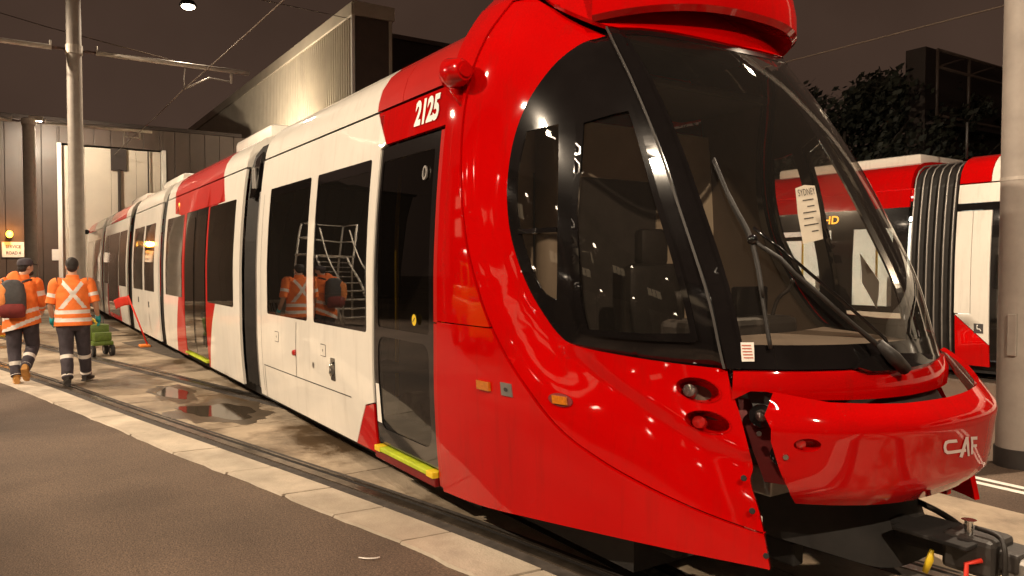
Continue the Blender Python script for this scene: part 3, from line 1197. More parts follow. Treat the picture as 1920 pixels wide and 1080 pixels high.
ex, ey = (.43, .09), (.17, .98)
shp = [uvs((1.385, 2.085), ex, ey, text_shapes('SYDNEY', .052, sx=1.0))]
for i, (wd, o) in enumerate(((.12, 0), (.08, .02), (.14, 0), (.10, -.02), (.15, 0), (.07, .03))):
    zc = 2.045 - i * .032
    uc = 1.378 - i * .0065 + o * .4
    v2 = [(-wd / 2, -.003), (wd / 2, -.003), (wd / 2, .003), (-wd / 2, .003)]
    shp.append(uvs((uc, zc), ex, ey, (v2, [(0, 1, 2, 3)])))
decal('notice_print', shp, M['ink'], nb, S, -.0135)
st = patch('windscreen_sticker', [(.995, 1.26), (1.034, 1.262), (1.043, 1.349), (1.002, 1.348)], M['paper'], T, 0.0015, .002)
decal('sticker_print', [([(1.003, 1.275 + i * .014), (1.032, 1.276 + i * .014), (1.0325, 1.281 + i * .014), (1.0035, 1.280 + i * .014)], [(0, 1, 2, 3)]) for i in range(5)], M['printred'], st, S, .0035)
b = patch('cab_badge', [(2.16, 2.50), (2.20, 2.50), (2.21, 2.58), (2.17, 2.58)], M['clearlens'], T, 0.004, .003)

# roof fairing above the windscreen (visor)
vs, fs = [], []
prof = [(3.30, .30, .40), (3.21, .70, .95), (3.135, .93, 1.27), (3.11, .95, 1.30), (3.14, .975, 1.33), (3.25, .97, 1.33), (3.45, .94, 1.29), (3.62, .90, 1.20), (3.74, .78, 1.02), (3.80, .55, .72), (3.82, .1, .2)]
nu = 48
u0, u1 = .62, PI - .62
for (z, W, A) in prof:
    for i in range(nu + 1):
        u = u0 + (u1 - u0) * i / nu
        p = superell(u, W, A + .10, 2.6, z + .03 * math.cos((u - PI / 2) * 1.4))
        vs.append(p)
for j in range(len(prof) - 1):
    for i in range(nu):
        k = j * (nu + 1) + i
        fs.append((k, k + 1, k + nu + 2, k + nu + 1))
for e in (0, nu):
    fs.append(tuple(j * (nu + 1) + e for j in range(len(prof))))
mesh('roof_visor', vs, fs, M['red'], T, True, sharp=35)
b = MB()
b.box((-4.0, YC - .5, 3.05), (-3.5, YC + .5, 3.14), .02)
b.build('visor_bracket', M['under'], T)
# camera pod on the shoulder
vsb = MB()
vsb.loft([((-4.50, YC - 1.17, 2.95), .03, .03), ((-4.42, YC - 1.24, 2.95), .07, .09), ((-4.30, YC - 1.28, 2.93), .085, .10), ((-4.18, YC - 1.29, 2.91), .08, .085), ((-4.13, YC - 1.29, 2.91), .055, .06)], 20)
pod = vsb.build('camera_pod', M['red'], T, True, sharp=50)
MB().tube([(-4.14, YC - 1.29, 2.91), (-4.115, YC - 1.29, 2.91)], [.045, .04], 18).build('lens', M['red'], pod, True, sharp=40)
vsb = MB()
vsb.loft([((-4.36, YC - 1.25, 2.90), .06, .05), ((-4.28, YC - 1.25, 2.80), .035, .04), ((-4.24, YC - 1.235, 2.70), .008, .012)], 14)
vsb.build('pod_foot', M['red'], pod, True)

# saloon front module: side skins
W1 = [rect(-8.45, -7.09, 1.18, 2.54, .03), rect(-6.91, -5.64, 1.18, 2.54, .03)]
ROOF = [(1.214, 2.915), (1.205, 2.98), (1.172, 3.09), (1.10, 3.2), (1.0, 3.285), (.85, 3.34), (.6, 3.37), (.3, 3.378)]


def roof(name, xa, xb, m, parent, zoff=0.0, yc=YC, nseg=1):
    sec = [(-w_, z) for w_, z in ROOF] + [(w_, z) for w_, z in reversed(ROOF)]
    n = len(sec)
    vs, fs = [], []
    for i in range(nseg + 1):
        x = xa + (xb - xa) * i / nseg
        for y, z in sec:
            vs.append((x, yc + y, z + zoff))
    for i in range(nseg):
        for k in range(n - 1):
            fs.append((i * n + k, (i + 1) * n + k, (i + 1) * n + k + 1, i * n + k + 1))
    fs.append(tuple(range(n)))
    fs.append(tuple(reversed([nseg * n + k for k in range(n)])))
    return mesh(name, vs, fs, m, parent, True, sharp=35)


def side(name, poly, m, off=0.0, thick=.03, holes=(), parent=T, mir=False, du=.6, dz=.09):
    return patch(name, [(U(a), b) for a, b in poly], m, parent, off, thick, [[(U(a), b) for a, b in h] for h in holes], du=du, dz=dz, step=.12, mirror=mir)


def unU(h):
    return [(a + X0, b) for a, b in h]


for mir in (False, True):
    poly = [(-8.85, .24), (-5.965, .24), (-5.70, .60), (-5.53, .64), (-5.53, 1.17), (-5.49, 2.60), (-5.40, 2.625), (-5.62, 2.895), (-8.85, 2.895)]
    side('body_side', poly, M['white'], 0.0, .03, [unU(h) for h in W1], mir=mir)
    for k, h in enumerate(W1):
        xa, xb = ((-8.45, -7.09), (-6.91, -5.64))[k]
        gq = patch('window', rect(xa + .03, xb - .03, 1.21, 2.46, .02), M['winglass'], T, -.006, 0, mirror=mir, du=.5)
        patch('window_frame', rect(xa, xb, 1.18, 2.54, .03), M['black'], gq, -.002, .02, holes=[rect(xa + .035, xb - .035, 1.21, 2.45, .025)], mirror=mir, du=.5)
    side('red_header', [(-5.388, 2.625), (-4.428, 2.63), (-4.428, 2.895), (-5.607, 2.895)], M['red'], 0.0, .03, mir=mir)
    side('red_corner', [(-5.955, .24), (-5.53, .24), (-5.53, .63), (-5.69, .59)], M['red'], .001, .03, mir=mir)
    side('door_pillar', [(-4.485, .24), (-4.43, .235), (-4.43, 1.325), (-4.485, 1.325)], M['red2'], .004, .03, mir=mir)
    side('door_pillar', [(-4.485, 1.335), (-4.43, 1.335), (-4.43, 2.60), (-4.485, 2.60)], M['red2'], .004, .03, mir=mir)
    # single-leaf door
    dr = patch('door', rect(-5.52, -4.50, .34, 2.605, .02), M['black'], T, -.012, .03, holes=[rect(-5.44, -4.585, 1.24, 2.50, .03), rect(-5.44, -4.585, .46, 1.17, .10)], mirror=mir, du=.3, dz=.08)
    patch('door_pane', rect(-5.46, -4.565, 1.22, 2.52, .03), M['doorglass'], dr, -.018, 0, mirror=mir, du=.3)
    patch('door_pane', rect(-5.46, -4.565, .44, 1.19, .03), M['doorglass'], dr, -.018, 0, mirror=mir, du=.3)
    stp = MB()
    ys = YC - WF(.3) if not mir else YC + WF(.3)
    sg = 1 if not mir else -1
    stp.box((-5.50, ys - sg * .035, .285), (-4.54, ys + sg * .10, .318), .006)
    th = stp.build('door_step', M['lime'], T)
    for xx in (-5.50, -4.62):
        MB().box((xx, ys - sg * .038, .280), (xx + .10, ys + sg * .10, .3215), .004).build('step_end', M['yellow'], th)
    MB().box((-5.52, ys - sg * .02, .22), (-4.52, ys + sg * .06, .283), .006).build('step_box', M['red_dark'], th)
    if not mir:
        decal('door_sticker', [(ellipse((U(-4.78), 1.33), .035, .04, 20), [tuple(range(20))])], M['yellow'], dr, S, .003)
        decal('sticker_mark', [stroke_ for stroke_ in [(lambda L, Q: ([p for pr in zip(L, Q) for p in pr], [(0, 1, 3, 2)]))(*stroke([(U(-4.80), 1.315), (U(-4.765), 1.345)], .008))]], M['ink'], dr, S, .0045)
        rg = ellipse((U(-4.70), 2.34), .032, .05, 20)
        patch('door_light', rg, M['grey'], dr, .0, .01, holes=[ellipse((U(-4.70), 2.34), .02, .034, 16)], du=.02, dz=.02, step=.02)
        decal('door_label', [([(U(-5.49), .50), (U(-5.41), .50), (U(-5.43), .80), (U(-5.49), .80)], [(0, 1, 2, 3)])], M['paper'], dr, S, -.008)
roof('roof_panel', -8.85, -5.655, M['white'], T)
roof('roof_panel', -5.645, -5.19, M['red2'], T, 0.001)
roof('roof_panel', -5.18, -4.428, M['red2'], T, 0.002)
# fittings on the white lower side
for (xa, xb, za, zb) in ((-8.16, -8.02, .90, 1.01), (-6.72, -6.58, .89, 1.0)):
    hp = patch('access_hatch', rect(xa, xb, za, zb, .012), M['darkgrey'], T, .0015, .004)
    patch('hatch_lid', rect(xa + .006, xb - .006, za + .006, zb - .006, .01), M['white'], hp, .003, .003)
    decal('hatch_mark', [(ellipse((U((xa + xb) / 2), (za + zb) / 2), .008, .013, 10), [tuple(range(10))])], M['darkgrey'], hp, S, .0045)
p = S(U(-7.47), .845)
MB().tube([p + Vector((0, .01, 0)), p + Vector((0, -.02, 0)), p + Vector((0, -.03, 0))], [.032, .03, .018], 16).build('marker_light', M['redlens'], T, True, sharp=40)
decal('round_seal', [(ellipse((U(-6.93), .78), .026, .030, 18), [tuple(range(18))])], M['grey'], T, S, .003)
hd = patch('door_release', rect(-6.46, -6.355, .70, .90, .012), M['black'], T, .004, .01)
p = S(U(-6.41), .80)
MB().tube([p + Vector((0, -.012, .06)), p + Vector((0, -.028, .03)), p + Vector((0, -.028, -.03)), p + Vector((0, -.012, -.06))], .010, 8).build('release_handle', M['chrome'], hd, True)
for (pts, nm) in (([(-8.62, .60), (-7.47, .605), (-6.0, .615)], 'skirt_seam'), ([(-7.46, .61), (-7.42, 1.15)], 'skirt_seam'), ([(-8.62, .24), (-8.60, .60)], 'skirt_seam'), ([(-8.68, .3), (-8.68, 2.5)], 'end_seam')):
    L, Q = stroke(dense(pts, .1, False), .009 if pts[0][0] != -8.68 else .006)
    decal(nm, [([(U(q.x), q.y) for pr in zip(L, Q) for q in pr], [(2 * i, 2 * i + 1, 2 * i + 3, 2 * i + 2) for i in range(len(L) - 1)])], M['under'], T, S, .0022)
# fleet number
v2, f2 = text_shapes('2125', .235, sx=.78, bold=.010)
decal('fleet_number', [([(U(-4.735) + p[0], 2.765 + p[1]) for p in v2], f2)], M['printwhite'], T, S, .006)

# saloon floor, ceiling, seats and grab poles seen through the glass
b = MB()
b.box((-8.8, YC - 1.2, .30), (-4.45, YC + 1.2, .36))
b.build('saloon_floor', M['darkgrey'], T)
b = MB()
b.box((-8.8, YC - 1.15, 2.62), (-4.45, YC + 1.15, 2.68))
b.build('saloon_ceiling', M['darkgrey'], T)
b = MB()
b.box((-8.9, YC - 1.22, .30), (-8.84, YC + 1.22, 2.9))
b.build('end_bulkhead', M['darkgrey'], T)
for (xx, yy) in ((-5.2, YC - .55), (-4.85, YC + .75), (-6.2, YC - .35), (-7.2, YC - .35)):
    MB().tube([(xx, yy, .36), (xx, yy, 1.9), (xx + .02, yy, 2.2), (xx + .1, yy, 2.62)], .02, 10).build('grab_pole', M['yellow'], T, True)
for (xx, yy) in ((-6.6, YC - .85), (-7.5, YC - .85), (-6.6, YC + .85), (-7.5, YC + .85)):
    b = MB()
    b.box((xx - .22, yy - .24, .72), (xx + .22, yy + .24, .80), .03)
    b.box((xx - .26, yy - .24, .78), (xx - .18, yy + .24, 1.42), .035)
    b.box((xx - .18, yy - .06, .36), (xx + .1, yy + .06, .73), .01)
    b.build('saloon_seat', M['darkgrey'], T)
# driver's cab interior
b = MB()
b.box((-4.42, YC - 1.19, .40), (-4.36, YC - .62, 2.75))
b.box((-4.42, YC + .55, .40), (-4.36, YC + 1.19, 2.75))
b.box((-4.42, YC - .62, 2.35), (-4.36, YC + .55, 2.75))
b.build('cab_partition', M['beige'], T)
b = MB()
b.box((-4.40, YC - .62, .40), (-4.37, YC + .55, 2.35))
b.build('partition_door', M['darkgrey'], T)
b = MB()
b.box((-4.36, YC - .95, .70), (-2.75, YC + .95, .76))
b.build('cab_floor', M['under'], T)
patch('console', [(.99, 1.02), (PI - .99, 1.02), (PI - .99, 1.25), (.99, 1.25)], M['darkgrey'], T, -.10, .03)
b = MB()
vs = []
for i in range(25):
    u = 1.0 + (PI - 2.0) * i / 24
    o = S(u, 1.27) - nrm(S, u, 1.27) * .05
    vs += [(o.x, o.y, 1.265), (-2.9 - .15 * math.sin(u * 2) ** 2, YC + (o.y - YC) * .98, 1.31), (-3.02, YC + (o.y - YC) * .95, 1.12)]
fs = []
for i in range(24):
    for q in range(2):
        fs.append((3 * i + q, 3 * i + 3 + q, 3 * i + 4 + q, 3 * i + 1 + q))
mesh('dashboard', vs, fs, M['lining'], T, True, sharp=30)
b = MB()
b.box((-3.2, YC - .55, 1.0), (-2.95, YC + .4, 1.40), .04)
b.build('instrument_desk', M['darkgrey'], T)
b = MB()
b.loft([((-3.62, YC + .05, .70), .10, .10), ((-3.62, YC + .05, 1.0), .07, .07)], 12)
b.box((-3.85, YC - .21, 1.0), (-3.36, YC + .31, 1.12), .05)
b.box((-3.93, YC - .22, 1.08), (-3.80, YC + .32, 1.72), .06)
b.box((-3.94, YC - .08, 1.70), (-3.84, YC + .18, 1.96), .04)
b.build('driver_seat', M['rubber'], T, True, sharp=40)
b = MB()
b.box((-4.38, YC - .85, 2.84), (-3.55, YC + .85, 2.90), .02)
b.build('cab_ceiling', M['darkgrey'], T)
b = MB()
b.tube([(-4.30, YC - .52, .7), (-4.30, YC - .52, 2.7)], .10, 14)
b.build('cab_column', M['beige'], T, True)
# white diamond panel on the far cab window
dp = []
b = patch('diamond_panel', [(2.36, 1.62), (2.43, 1.44), (2.48, 1.60), (2.42, 1.80)], M['paper'], T, -.05, .004, du=.05)

# desk fittings
for (yy, ww) in ((YC - .38, .26), (YC - .02, .30)):
    dsk = MB().box((-3.13, yy, 1.40), (-3.09, yy + ww, 1.58), .012).build('desk_display', M['black'], T)
MB().tube(curve([(-3.08, YC + .3, 1.38), (-3.05, YC + .32, 1.5), (-2.98, YC + .33, 1.56), (-2.95, YC + .33, 1.62)], 4), .012, 8).build('microphone', M['rubber'], T, True)
MB().tube([(-3.1, YC - .48, 1.38), (-3.1, YC - .48, 1.50), (-3.1, YC - .48, 1.56)], [.018, .014, .03], 12).build('drive_lever', M['rubber'], T, True)
MB().tube(curve([(-4.25, YC - 1.0, 1.35), (-4.2, YC - .98, 1.9), (-4.2, YC - .98, 2.3)], 4), .016, 8).build('grab_rail', M['yellow'], T, True)

# suspended and bogie modules behind
MODS = [(-15.30, -9.66), (-19.76, -15.92), (-26.58, -20.70), (-33.2, -27.22)]


def module(xa, xb, whites, reds, glasses, roofs, extra=()):
    for (poly, m) in whites + reds:
        for mir in (False, True):
            side('body_side', poly, M[m], 0.0, .03, mir=mir, du=1.2, dz=.12)
    for (a, bb, za, zb) in glasses:
        for mir in (False, True):
            gq = patch('window', rect(a, bb, za, zb, .03), M['darkglass'], T, .004, .008, mirror=mir, du=1.0, dz=.1, step=.2)
    for (a, bb, m) in roofs:
        roof('roof_panel', a, bb, M[m], T)


# module 2: red doorway in the middle
xa, xb = MODS[0]
wl_, wr_ = [(-15.30, .24), (-14.15, .24), (-14.05, .6), (-13.80, 1.17), (-13.80, 2.55), (-14.35, 2.60), (-14.55, 2.895), (-15.30, 2.895)], [(-11.55, .24), (-9.66, .24), (-9.66, 2.895), (-10.85, 2.895), (-10.62, 2.56), (-11.02, 2.55), (-11.02, 1.17), (-11.22, .9), (-11.38, .6)]
module(xa, xb, [(wl_, 'white'), (wr_, 'white')],
       [([(-14.15, .24), (-13.28, .24), (-13.28, 2.55), (-13.80, 2.55), (-13.80, 1.17), (-14.05, .6)], 'red2'),
        ([(-11.62, .24), (-11.55, .24), (-11.38, .6), (-11.22, .9), (-11.02, 1.17), (-11.02, 2.55), (-11.62, 2.55)], 'red2'),
        ([(-14.35, 2.60), (-13.80, 2.551), (-10.62, 2.561), (-10.85, 2.895), (-14.55, 2.895)], 'red2')],
       [(-15.05, -13.46, 1.18, 2.54), (-11.50, -9.98, 1.18, 2.54)],
       [(-15.30, -14.61, 'white'), (-14.60, -10.91, 'red2'), (-10.90, -9.66, 'white')])
for (a, bb) in ((-13.28, -12.46), (-12.44, -11.62)):
    for mir in (False, True):
        d2 = patch('door', rect(a, bb, .34, 2.55, .02), M['black'], T, -.004, .03, mirror=mir, du=.6, dz=.12, step=.2)
        patch('door_pane', rect(a + .07, bb - .07, .5, 2.45, .06), M['darkglass'], d2, .002, .005, mirror=mir, du=.6, dz=.12, step=.2)
b = MB()
b.box((-13.25, YC - WF(.3) - .035, .285), (-11.65, YC - WF(.3) + .1, .318), .006)
b.build('door_step', M['lime'], T)
# module 3
xa, xb = MODS[1]
module(xa, xb, [([(xa, .24), (xb, .24), (xb, 2.895), (xa, 2.895)], 'white')], [], [(-19.5, -18.02, 1.18, 2.54), (-17.75, -16.45, 1.18, 2.54)], [(xa, xb, 'white')])
for (x_, z_) in ((-18.7, .95), (-17.2, .9)):
    patch('access_hatch', rect(x_ - .07, x_ + .07, z_ - .06, z_ + .06, .012), M['darkgrey'], T, .003, .004)
# module 4
xa, xb = MODS[2]
module(xa, xb, [([(xa, .24), (-25.6, .24), (-25.3, 1.0), (-25.3, 1.17), (xa, 1.17)], 'white'), ([(-22.4, 1.17), (-22.2, .24), (xb, .24), (xb, 1.17)], 'white'), ([(xa, 1.175), (xb, 1.175), (xb, 2.60), (xa, 2.60)], 'white')],
       [([(-25.6, .24), (-22.2, .24), (-22.4, 1.17), (-25.3, 1.17), (-25.3, 1.0)], 'red2'), ([(xa, 2.605), (xb, 2.605), (xb, 2.895), (xa, 2.895)], 'white')],
       [(-26.2, -25.1, 1.18, 2.58), (-25.0, -22.5, .36, 2.58), (-22.4, -20.95, 1.18, 2.58)],
       [(xa, -25.41, 'white'), (-25.4, -21.6, 'red2'), (-21.59, xb, 'white')])
# module 5 (rear cab), rounded tail
xa, xb = MODS[3]
module(xa, xb, [([(xa, .24), (xb, .24), (xb, 2.895), (xa, 2.895)], 'white')], [], [(-29.9, -27.5, 1.18, 2.56), (-32.6, -30.2, .36, 2.56)], [(-30.4, xb, 'white'), (xa, -30.41, 'red2')])
vs, fs = [], []
zz = [.24, .6, 1.0, 1.6, 2.2, 2.7, 2.9, 3.1, 3.25, 3.36]
nu = 16
for z in zz:
    for i in range(nu + 1):
        u = PI * i / nu
        W = WF(z) if z < 2.95 else [1.15, 1.0, .7][zz.index(z) - 7]
        vs.append((xa - (1.5 - .25 * max(0, z - 1)) * math.sin(u), YC - W * math.cos(u), z))
for j in range(len(zz) - 1):
    for i in range(nu):
        k = j * (nu + 1) + i
        fs.append((k + 1, k, k + nu + 1, k + nu + 2))
mesh('rear_cab', vs, fs, M['red'], T, True)
MB().tube([(-32.3, YC - 1.30, 2.93), (-32.1, YC - 1.36, 2.93)], [.08, .09], 14).build('camera_pod', M['black'], T, True, sharp=40)


# bellows
def bellows(name, xa, xb, parent, yc=YC, n=5, m='rubber'):
    vs, fs = [], []
    prof = [(WF(z), z) for z in (.28, .6, 1.0, 1.5, 2.0, 2.5, 2.9)] + [(1.17, 3.08), (1.08, 3.2), (.95, 3.27), (.6, 3.33)]
    sec = [(-a, b) for a, b in prof] + [(a, b) for a, b in reversed(prof)]
    st = 2 * n + 1
    for i in range(st):
        k = .04 if i % 2 else .11
        x = xa + (xb - xa) * i / (st - 1)
        for y, z in sec:
            sc = (abs(y) - k) / abs(y)
            vs.append((x, yc + y * sc, z - k * .8 * (z > 2.9)))
    m_ = len(sec)
    for i in range(st - 1):
        for k in range(m_ - 1):
            fs.append((i * m_ + k, (i + 1) * m_ + k, (i + 1) * m_ + k + 1, i * m_ + k + 1))
    return mesh(name, vs, fs, M[m], parent)


for (a, b_) in ((-9.66, -8.85), (-15.92, -15.30), (-20.70, -19.76), (-27.22, -26.58)):
    bl_ = bellows('bellows', a, b_, T)
# grey strip and bracket beside the first joint
side('joint_strip', [(-8.95, .30), (-8.865, .30), (-8.865, 2.55), (-8.95, 2.55)], M['grey'], -.012, .02)
side('joint_post', [(-9.30, 2.50), (-9.12, 2.50), (-9.0, 2.60), (-9.0, 3.02), (-9.22, 2.95)], M['black'], .012, .05)
p = S(U(-9.1), 2.72)
MB().tube([p + Vector((0, -.02, -.12)), p + Vector((0, -.03, .12))], [.035, .03], 10).build('joint_damper', M['grey'], T, True, sharp=40)
# roof units
for (a, b_, h, w_) in ((-12.2, -10.3, .22, .75), (-18.9, -16.6, .2, .75), (-24.9, -22.0, .22, .7), (-7.9, -6.0, .10, .7)):
    q = MB()
    q.box((a, YC - w_, 3.30), (b_, YC + w_, 3.38 + h), .07)
    q.build('roof_unit', M['white'], T, True, sharp=30)
# underframe, bogies and skirt shadows
b = MB()
b.box((-33.4, YC - 1.13, .13), (-4.2, YC + 1.13, .36))
b.box((-4.3, YC - 1.0, .13), (-2.9, YC + 1.0, .45))
b.build('underframe', M['under'], T)
for xc in (-6.9, -17.8, -30.6):
    for dx in (-.9, .9):
        for sgy in (-1, 1):
            wh = MB()
            yy = YC + sgy * .7175
            wh.tube([(xc + dx, yy - .055, .31), (xc + dx, yy + .055, .31)], .295, 28)
            wh.build('wheel', M['rail'], T, False)
# coupler hanging out of the nose
cp = MB()
cp.box((-2.60, YC - .07, .36), (-1.78, YC + .07, .47), .02)
cp.box((-2.85, YC - .25, .34), (-2.50, YC + .25, .50), .03)
co = cp.build('coupler', M['under'], T)
hdc = MB()
hdc.box((-1.82, YC - .11, .33), (-1.60, YC + .11, .50), .025)
hdc.box((-1.66, YC - .05, .37), (-1.52, YC + .13, .46), .015)
hdc.build('coupler_head', M['darkgrey'], co)
MB().box((-2.0, YC - .2, .465), (-1.66, YC + .10, .485), .005).build('coupler_cover', M['under'], co)
MB().tube([(-1.72, YC - .06, .50), (-1.72, YC - .06, .56), (-1.72, YC - .06, .565)], [.018, .018, .032], 12).build('coupler_pin', M['chrome'], co)
MB().tube([(-1.86, YC - .16, .30), (-1.845, YC - .15, .36), (-1.835, YC - .15, .41)], [.014, .018, .010], 8).build('coupler_lever', M['yellow'], co, True)
MB().tube([(-1.68, YC - .16, .20), (-1.68, YC - .16, .40), (-1.64, YC - .11, .415)], .011, 8).build('coupler_latch', M['flagred'], co, True)
MB().tube(curve([(-1.70, YC - .04, .53), (-1.60, YC - .05, .52), (-1.56, YC - .08, .46), (-1.56, YC - .09, .26)], 5), .011, 8).build('coupler_hose', M['rubber'], co, True)
MB().box((-1.58, YC - .04, .17), (-1.36, YC + .26, .44), .02).build('coupler_box', M['grey'], co)
MB().tube(curve([(-2.6, YC + .3, .62), (-2.3, YC + .32, .50), (-2.0, YC + .25, .46), (-1.78, YC + .1, .44)], 5), .016, 8).build('hose', M['rubber'], T, True)
MB().box((-2.28, YC + .62, .45), (-2.16, YC + .66, .80), .006).build('bracket', M['red'], T)
for (ya, yb, xa_, xb_) in ((YC - .86, YC - .8, -3.3, -2.75), (YC + .8, YC + .86, -3.3, -2.75), (YC - .45, YC - .37, -3.2, -2.35)):
    MB().box((xa_, ya, .22), (xb_, yb, .34), .01).build('cowcatcher_bar', M['under'], T)
rebase(T, (-18.0, YC, 0.0))

# ------------------------------------------------------------------ second tram on the next track
T2 = empty('tram')
tag(T2, 'white and red tram with lit saloon and ribbed bellows on the track behind', 'tram')
Y2 = 13.02


def side2(name, poly, m, off=0.0, th=.03, holes=(), parent=T2):
    """a panel on the near side of the second tram; poly in (X, z)"""
    f = lambda u, z: Vector((u, Y2 - WF(min(z, 2.9)), z))
    return patch(name, poly, m, parent, off, th, holes, f=f, du=.8, dz=.12, step=.25)


def quad(xa, xb, za, zb):
    return [(xa, za), (xb, za), (xb, zb), (xa, zb)]


for (xa, xb, m) in ((-20.0, -6.62, 'red'), (-5.88, -5.45, 'red'), (-5.44, 8.0, 'white')):
    roof('roof_panel', xa, xb, M[m], T2, 0.0, Y2)
side2('body_side', quad(-20.0, -6.62, 2.62, 2.895), M['red'])
side2('body_side', quad(-20.0, -6.62, .24, .95), M['white'])
wins = [(-19.6, -17.6), (-17.3, -15.3), (-15.0, -13.3), (-12.3, -10.9), (-10.5, -9.55), (-9.05, -7.95), (-7.55, -6.85)]
side2('window_band', quad(-20.0, -6.62, .95, 2.62), M['black'], .001, .03, [quad(a, b, 1.05, 2.30) for a, b in wins])
for a, b in wins:
    wq = side2('window', quad(a, b, 1.05, 2.30), M['cabglass'], -.01, 0)
# saloon inside; its lining glows by itself in place of lamp light
b = MB()
b.box((-20, Y2 + 1.1, .4), (-6.7, Y2 + 1.16, 2.5))
b.build('saloon_lining', M['glowlining'], T2)
b = MB()
b.box((-20, Y2 - 1.15, .30), (-6.7, Y2 + 1.15, .36))
b.build('saloon_floor', M['grey'], T2)
for xx in (-18.5, -16.3, -14.1, -11.6, -10.0, -8.5, -7.2):
    MB().box((xx - .5, Y2 - .12, 2.48), (xx + .5, Y2 + .12, 2.53)).build('ceiling_light', mat('saloon_tube', (1, 1, .95), .5, emit=(.86, .95, .86), es=30.0) if xx == -18.5 else bpy.data.materials['saloon_tube'], T2)
for xx in (-17.6, -15.6, -13.0, -11.2, -9.2, -7.7):
    MB().tube([(xx, Y2 - .35, .36), (xx, Y2 - .35, 2.5)], .02, 8).build('grab_pole', M['yellow'], T2, True)
    q = MB()
    q.box((xx - .24, Y2 + .45, .75), (xx + .24, Y2 + 1.0, .84), .03)
    q.box((xx - .3, Y2 + .45, .8), (xx - .2, Y2 + 1.0, 1.5), .04)
    q.build('saloon_seat', M['grey'], T2)
f2 = lambda u, z: Vector((u, Y2 - WF(min(z, 2.9)), z))
v2, ff = text_shapes('RHD', .19, sx=1.1, bold=.004)
decal('destination_sign', [([(-8.03 + p[0], 2.47 + p[1]) for p in v2], ff)], M['led'], T2, f2, .008)
# white module with its dark doorway
side2('body_side', quad(-5.88, 8.0, 2.62, 2.895), M['white'])
side2('body_side', quad(-5.88, -5.66, 1.0, 2.50), M['white'], .002)
side2('body_side', [(-5.87, .24), (-5.40, .24), (-5.40, .55), (-5.87, .97)], M['red'], .001)
side2('body_side', [(-5.87, .985), (-5.40, .565), (-5.40, 2.50), (-5.65, 2.50), (-5.65, .99)], M['white'], .001)
side2('lintel', quad(-5.88, 8.0, 2.51, 2.61), M['black'], -.005)
d = side2('door', quad(-5.39, -4.2, .34, 2.50), M['black'], -.01)
side2('door_pane', quad(-5.30, -4.85, .5, 2.40), M['darkglass'], .0, .006, parent=d)
side2('door_pane', quad(-4.75, -4.3, .5, 2.40), M['darkglass'], .0, .006, parent=d)
side2('body_side', quad(-4.19, 8.0, .24, 2.50), M['white'])
for (a, b) in ((-3.9, -2.2), (-1.9, 0), (.5, 2.5), (3, 6)):
    side2('window', quad(a, b, 1.18, 2.45), M['darkglass'], .004, .008)
ac = side2('access_symbol', quad(-5.60, -5.47, .72, .86), M['ink'], .004, .002)
wv = [(-.02, .03), (-.015, -.005), (.02, -.005), (.035, -.035)]
L, Q = stroke(wv, .012)
decal('symbol_mark', [([(-5.535 + q.x, .79 + q.y) for pr in zip(L, Q) for q in pr], [(2 * i, 2 * i + 1, 2 * i + 3, 2 * i + 2) for i in range(3)]), ([(-5.55 + a, .835 + b) for a, b in ellipse((0, 0), .009, .011, 10)], [tuple(range(10))])], M['printwhite'], ac, f2, .0065)
bl2 = bellows('bellows', -6.62, -5.88, T2, Y2, 6)
for i in range(6):
    x = -6.62 + .74 * (i + .5) / 6
    pr = [(WF(z) - .015, z) for z in (.3, .6, 1.0, 1.5, 2.0, 2.5, 2.9)] + [(1.17, 3.06), (1.09, 3.18), (.95, 3.26), (.6, 3.31)]
    pts = [(x, Y2 - a, z) for a, z in pr] + [(x, Y2 + a, z) for a, z in reversed(pr)]
    MB().tube(pts, .013, 6).build('bellows_rib', M['grey'], bl2, True)
q = MB()
q.box((-9.5, Y2 - .7, 3.3), (-6.75, Y2 + .7, 3.52), .06)
q.build('roof_unit', M['white'], T2, True, sharp=30)
q = MB()
q.box((-20, Y2 - 1.1, .12), (8, Y2 + 1.1, .3))
q.build('underframe', M['under'], T2)
MB().tube([(-5.9, Y2 - 1.0, 3.3), (-5.9, Y2 - 1.0, 3.85)], .018, 8).build('aerial', M['rubber'], T2, True)
rebase(T2, (-6.0, Y2, 0))

# ------------------------------------------------------------------ depot shed behind, with sliding doors
D = empty('depot_shed', (-36, 2, 0))
tag(D, 'dark vertical clad depot shed with tall cream sliding doors', 'shed')
FX = 0.0     # local: facade in plane x = 0
w_ = .62
y = -14.0
k = 0
while y < 6.6:
    yy = y + w_
    z0 = 0.1
    segs = [(y, min(yy, -0.5), 0.1)] if yy <= -.45 + .3 else []
    if yy <= -.44:
        z0 = .1
    elif y < 3.5:
        z0 = 6.66
    else:
        z0 = .1
    if not (y < 3.5 < yy) and not (y < -.44 < yy):
        MB().box((-.12, y + .008, z0), (0.0, yy - .008, 7.5), .012).build('cladding_panel', M['clad'], D)
    else:
        cut = 3.5 if y < 3.5 < yy else -.44
        za, zb = (6.66, .1) if cut == 3.5 else (.1, 6.66)
        MB().box((-.12, y + .008, za), (0.0, cut, 7.5), .012).build('cladding_panel', M['clad'], D)
        MB().box((-.12, cut + .01, zb), (0.0, yy - .008, 7.5), .012).build('cladding_panel', M['clad'], D)
    y = yy
MB().box((-9, -14.1, 0), (-.13, -.5, 7.45)).build('wall', M['farbld'], D)
MB().box((-9, 3.6, 0), (-.13, 6.7, 7.45)).build('wall', M['farbld'], D)
MB().box((-9, -.5, 6.72), (-.13, 3.6, 7.45)).build('wall', M['farbld'], D)
MB().box((-9.2, -14.2, 7.5), (.12, 6.8, 7.66), .02).build('roof', M['farbld'], D)
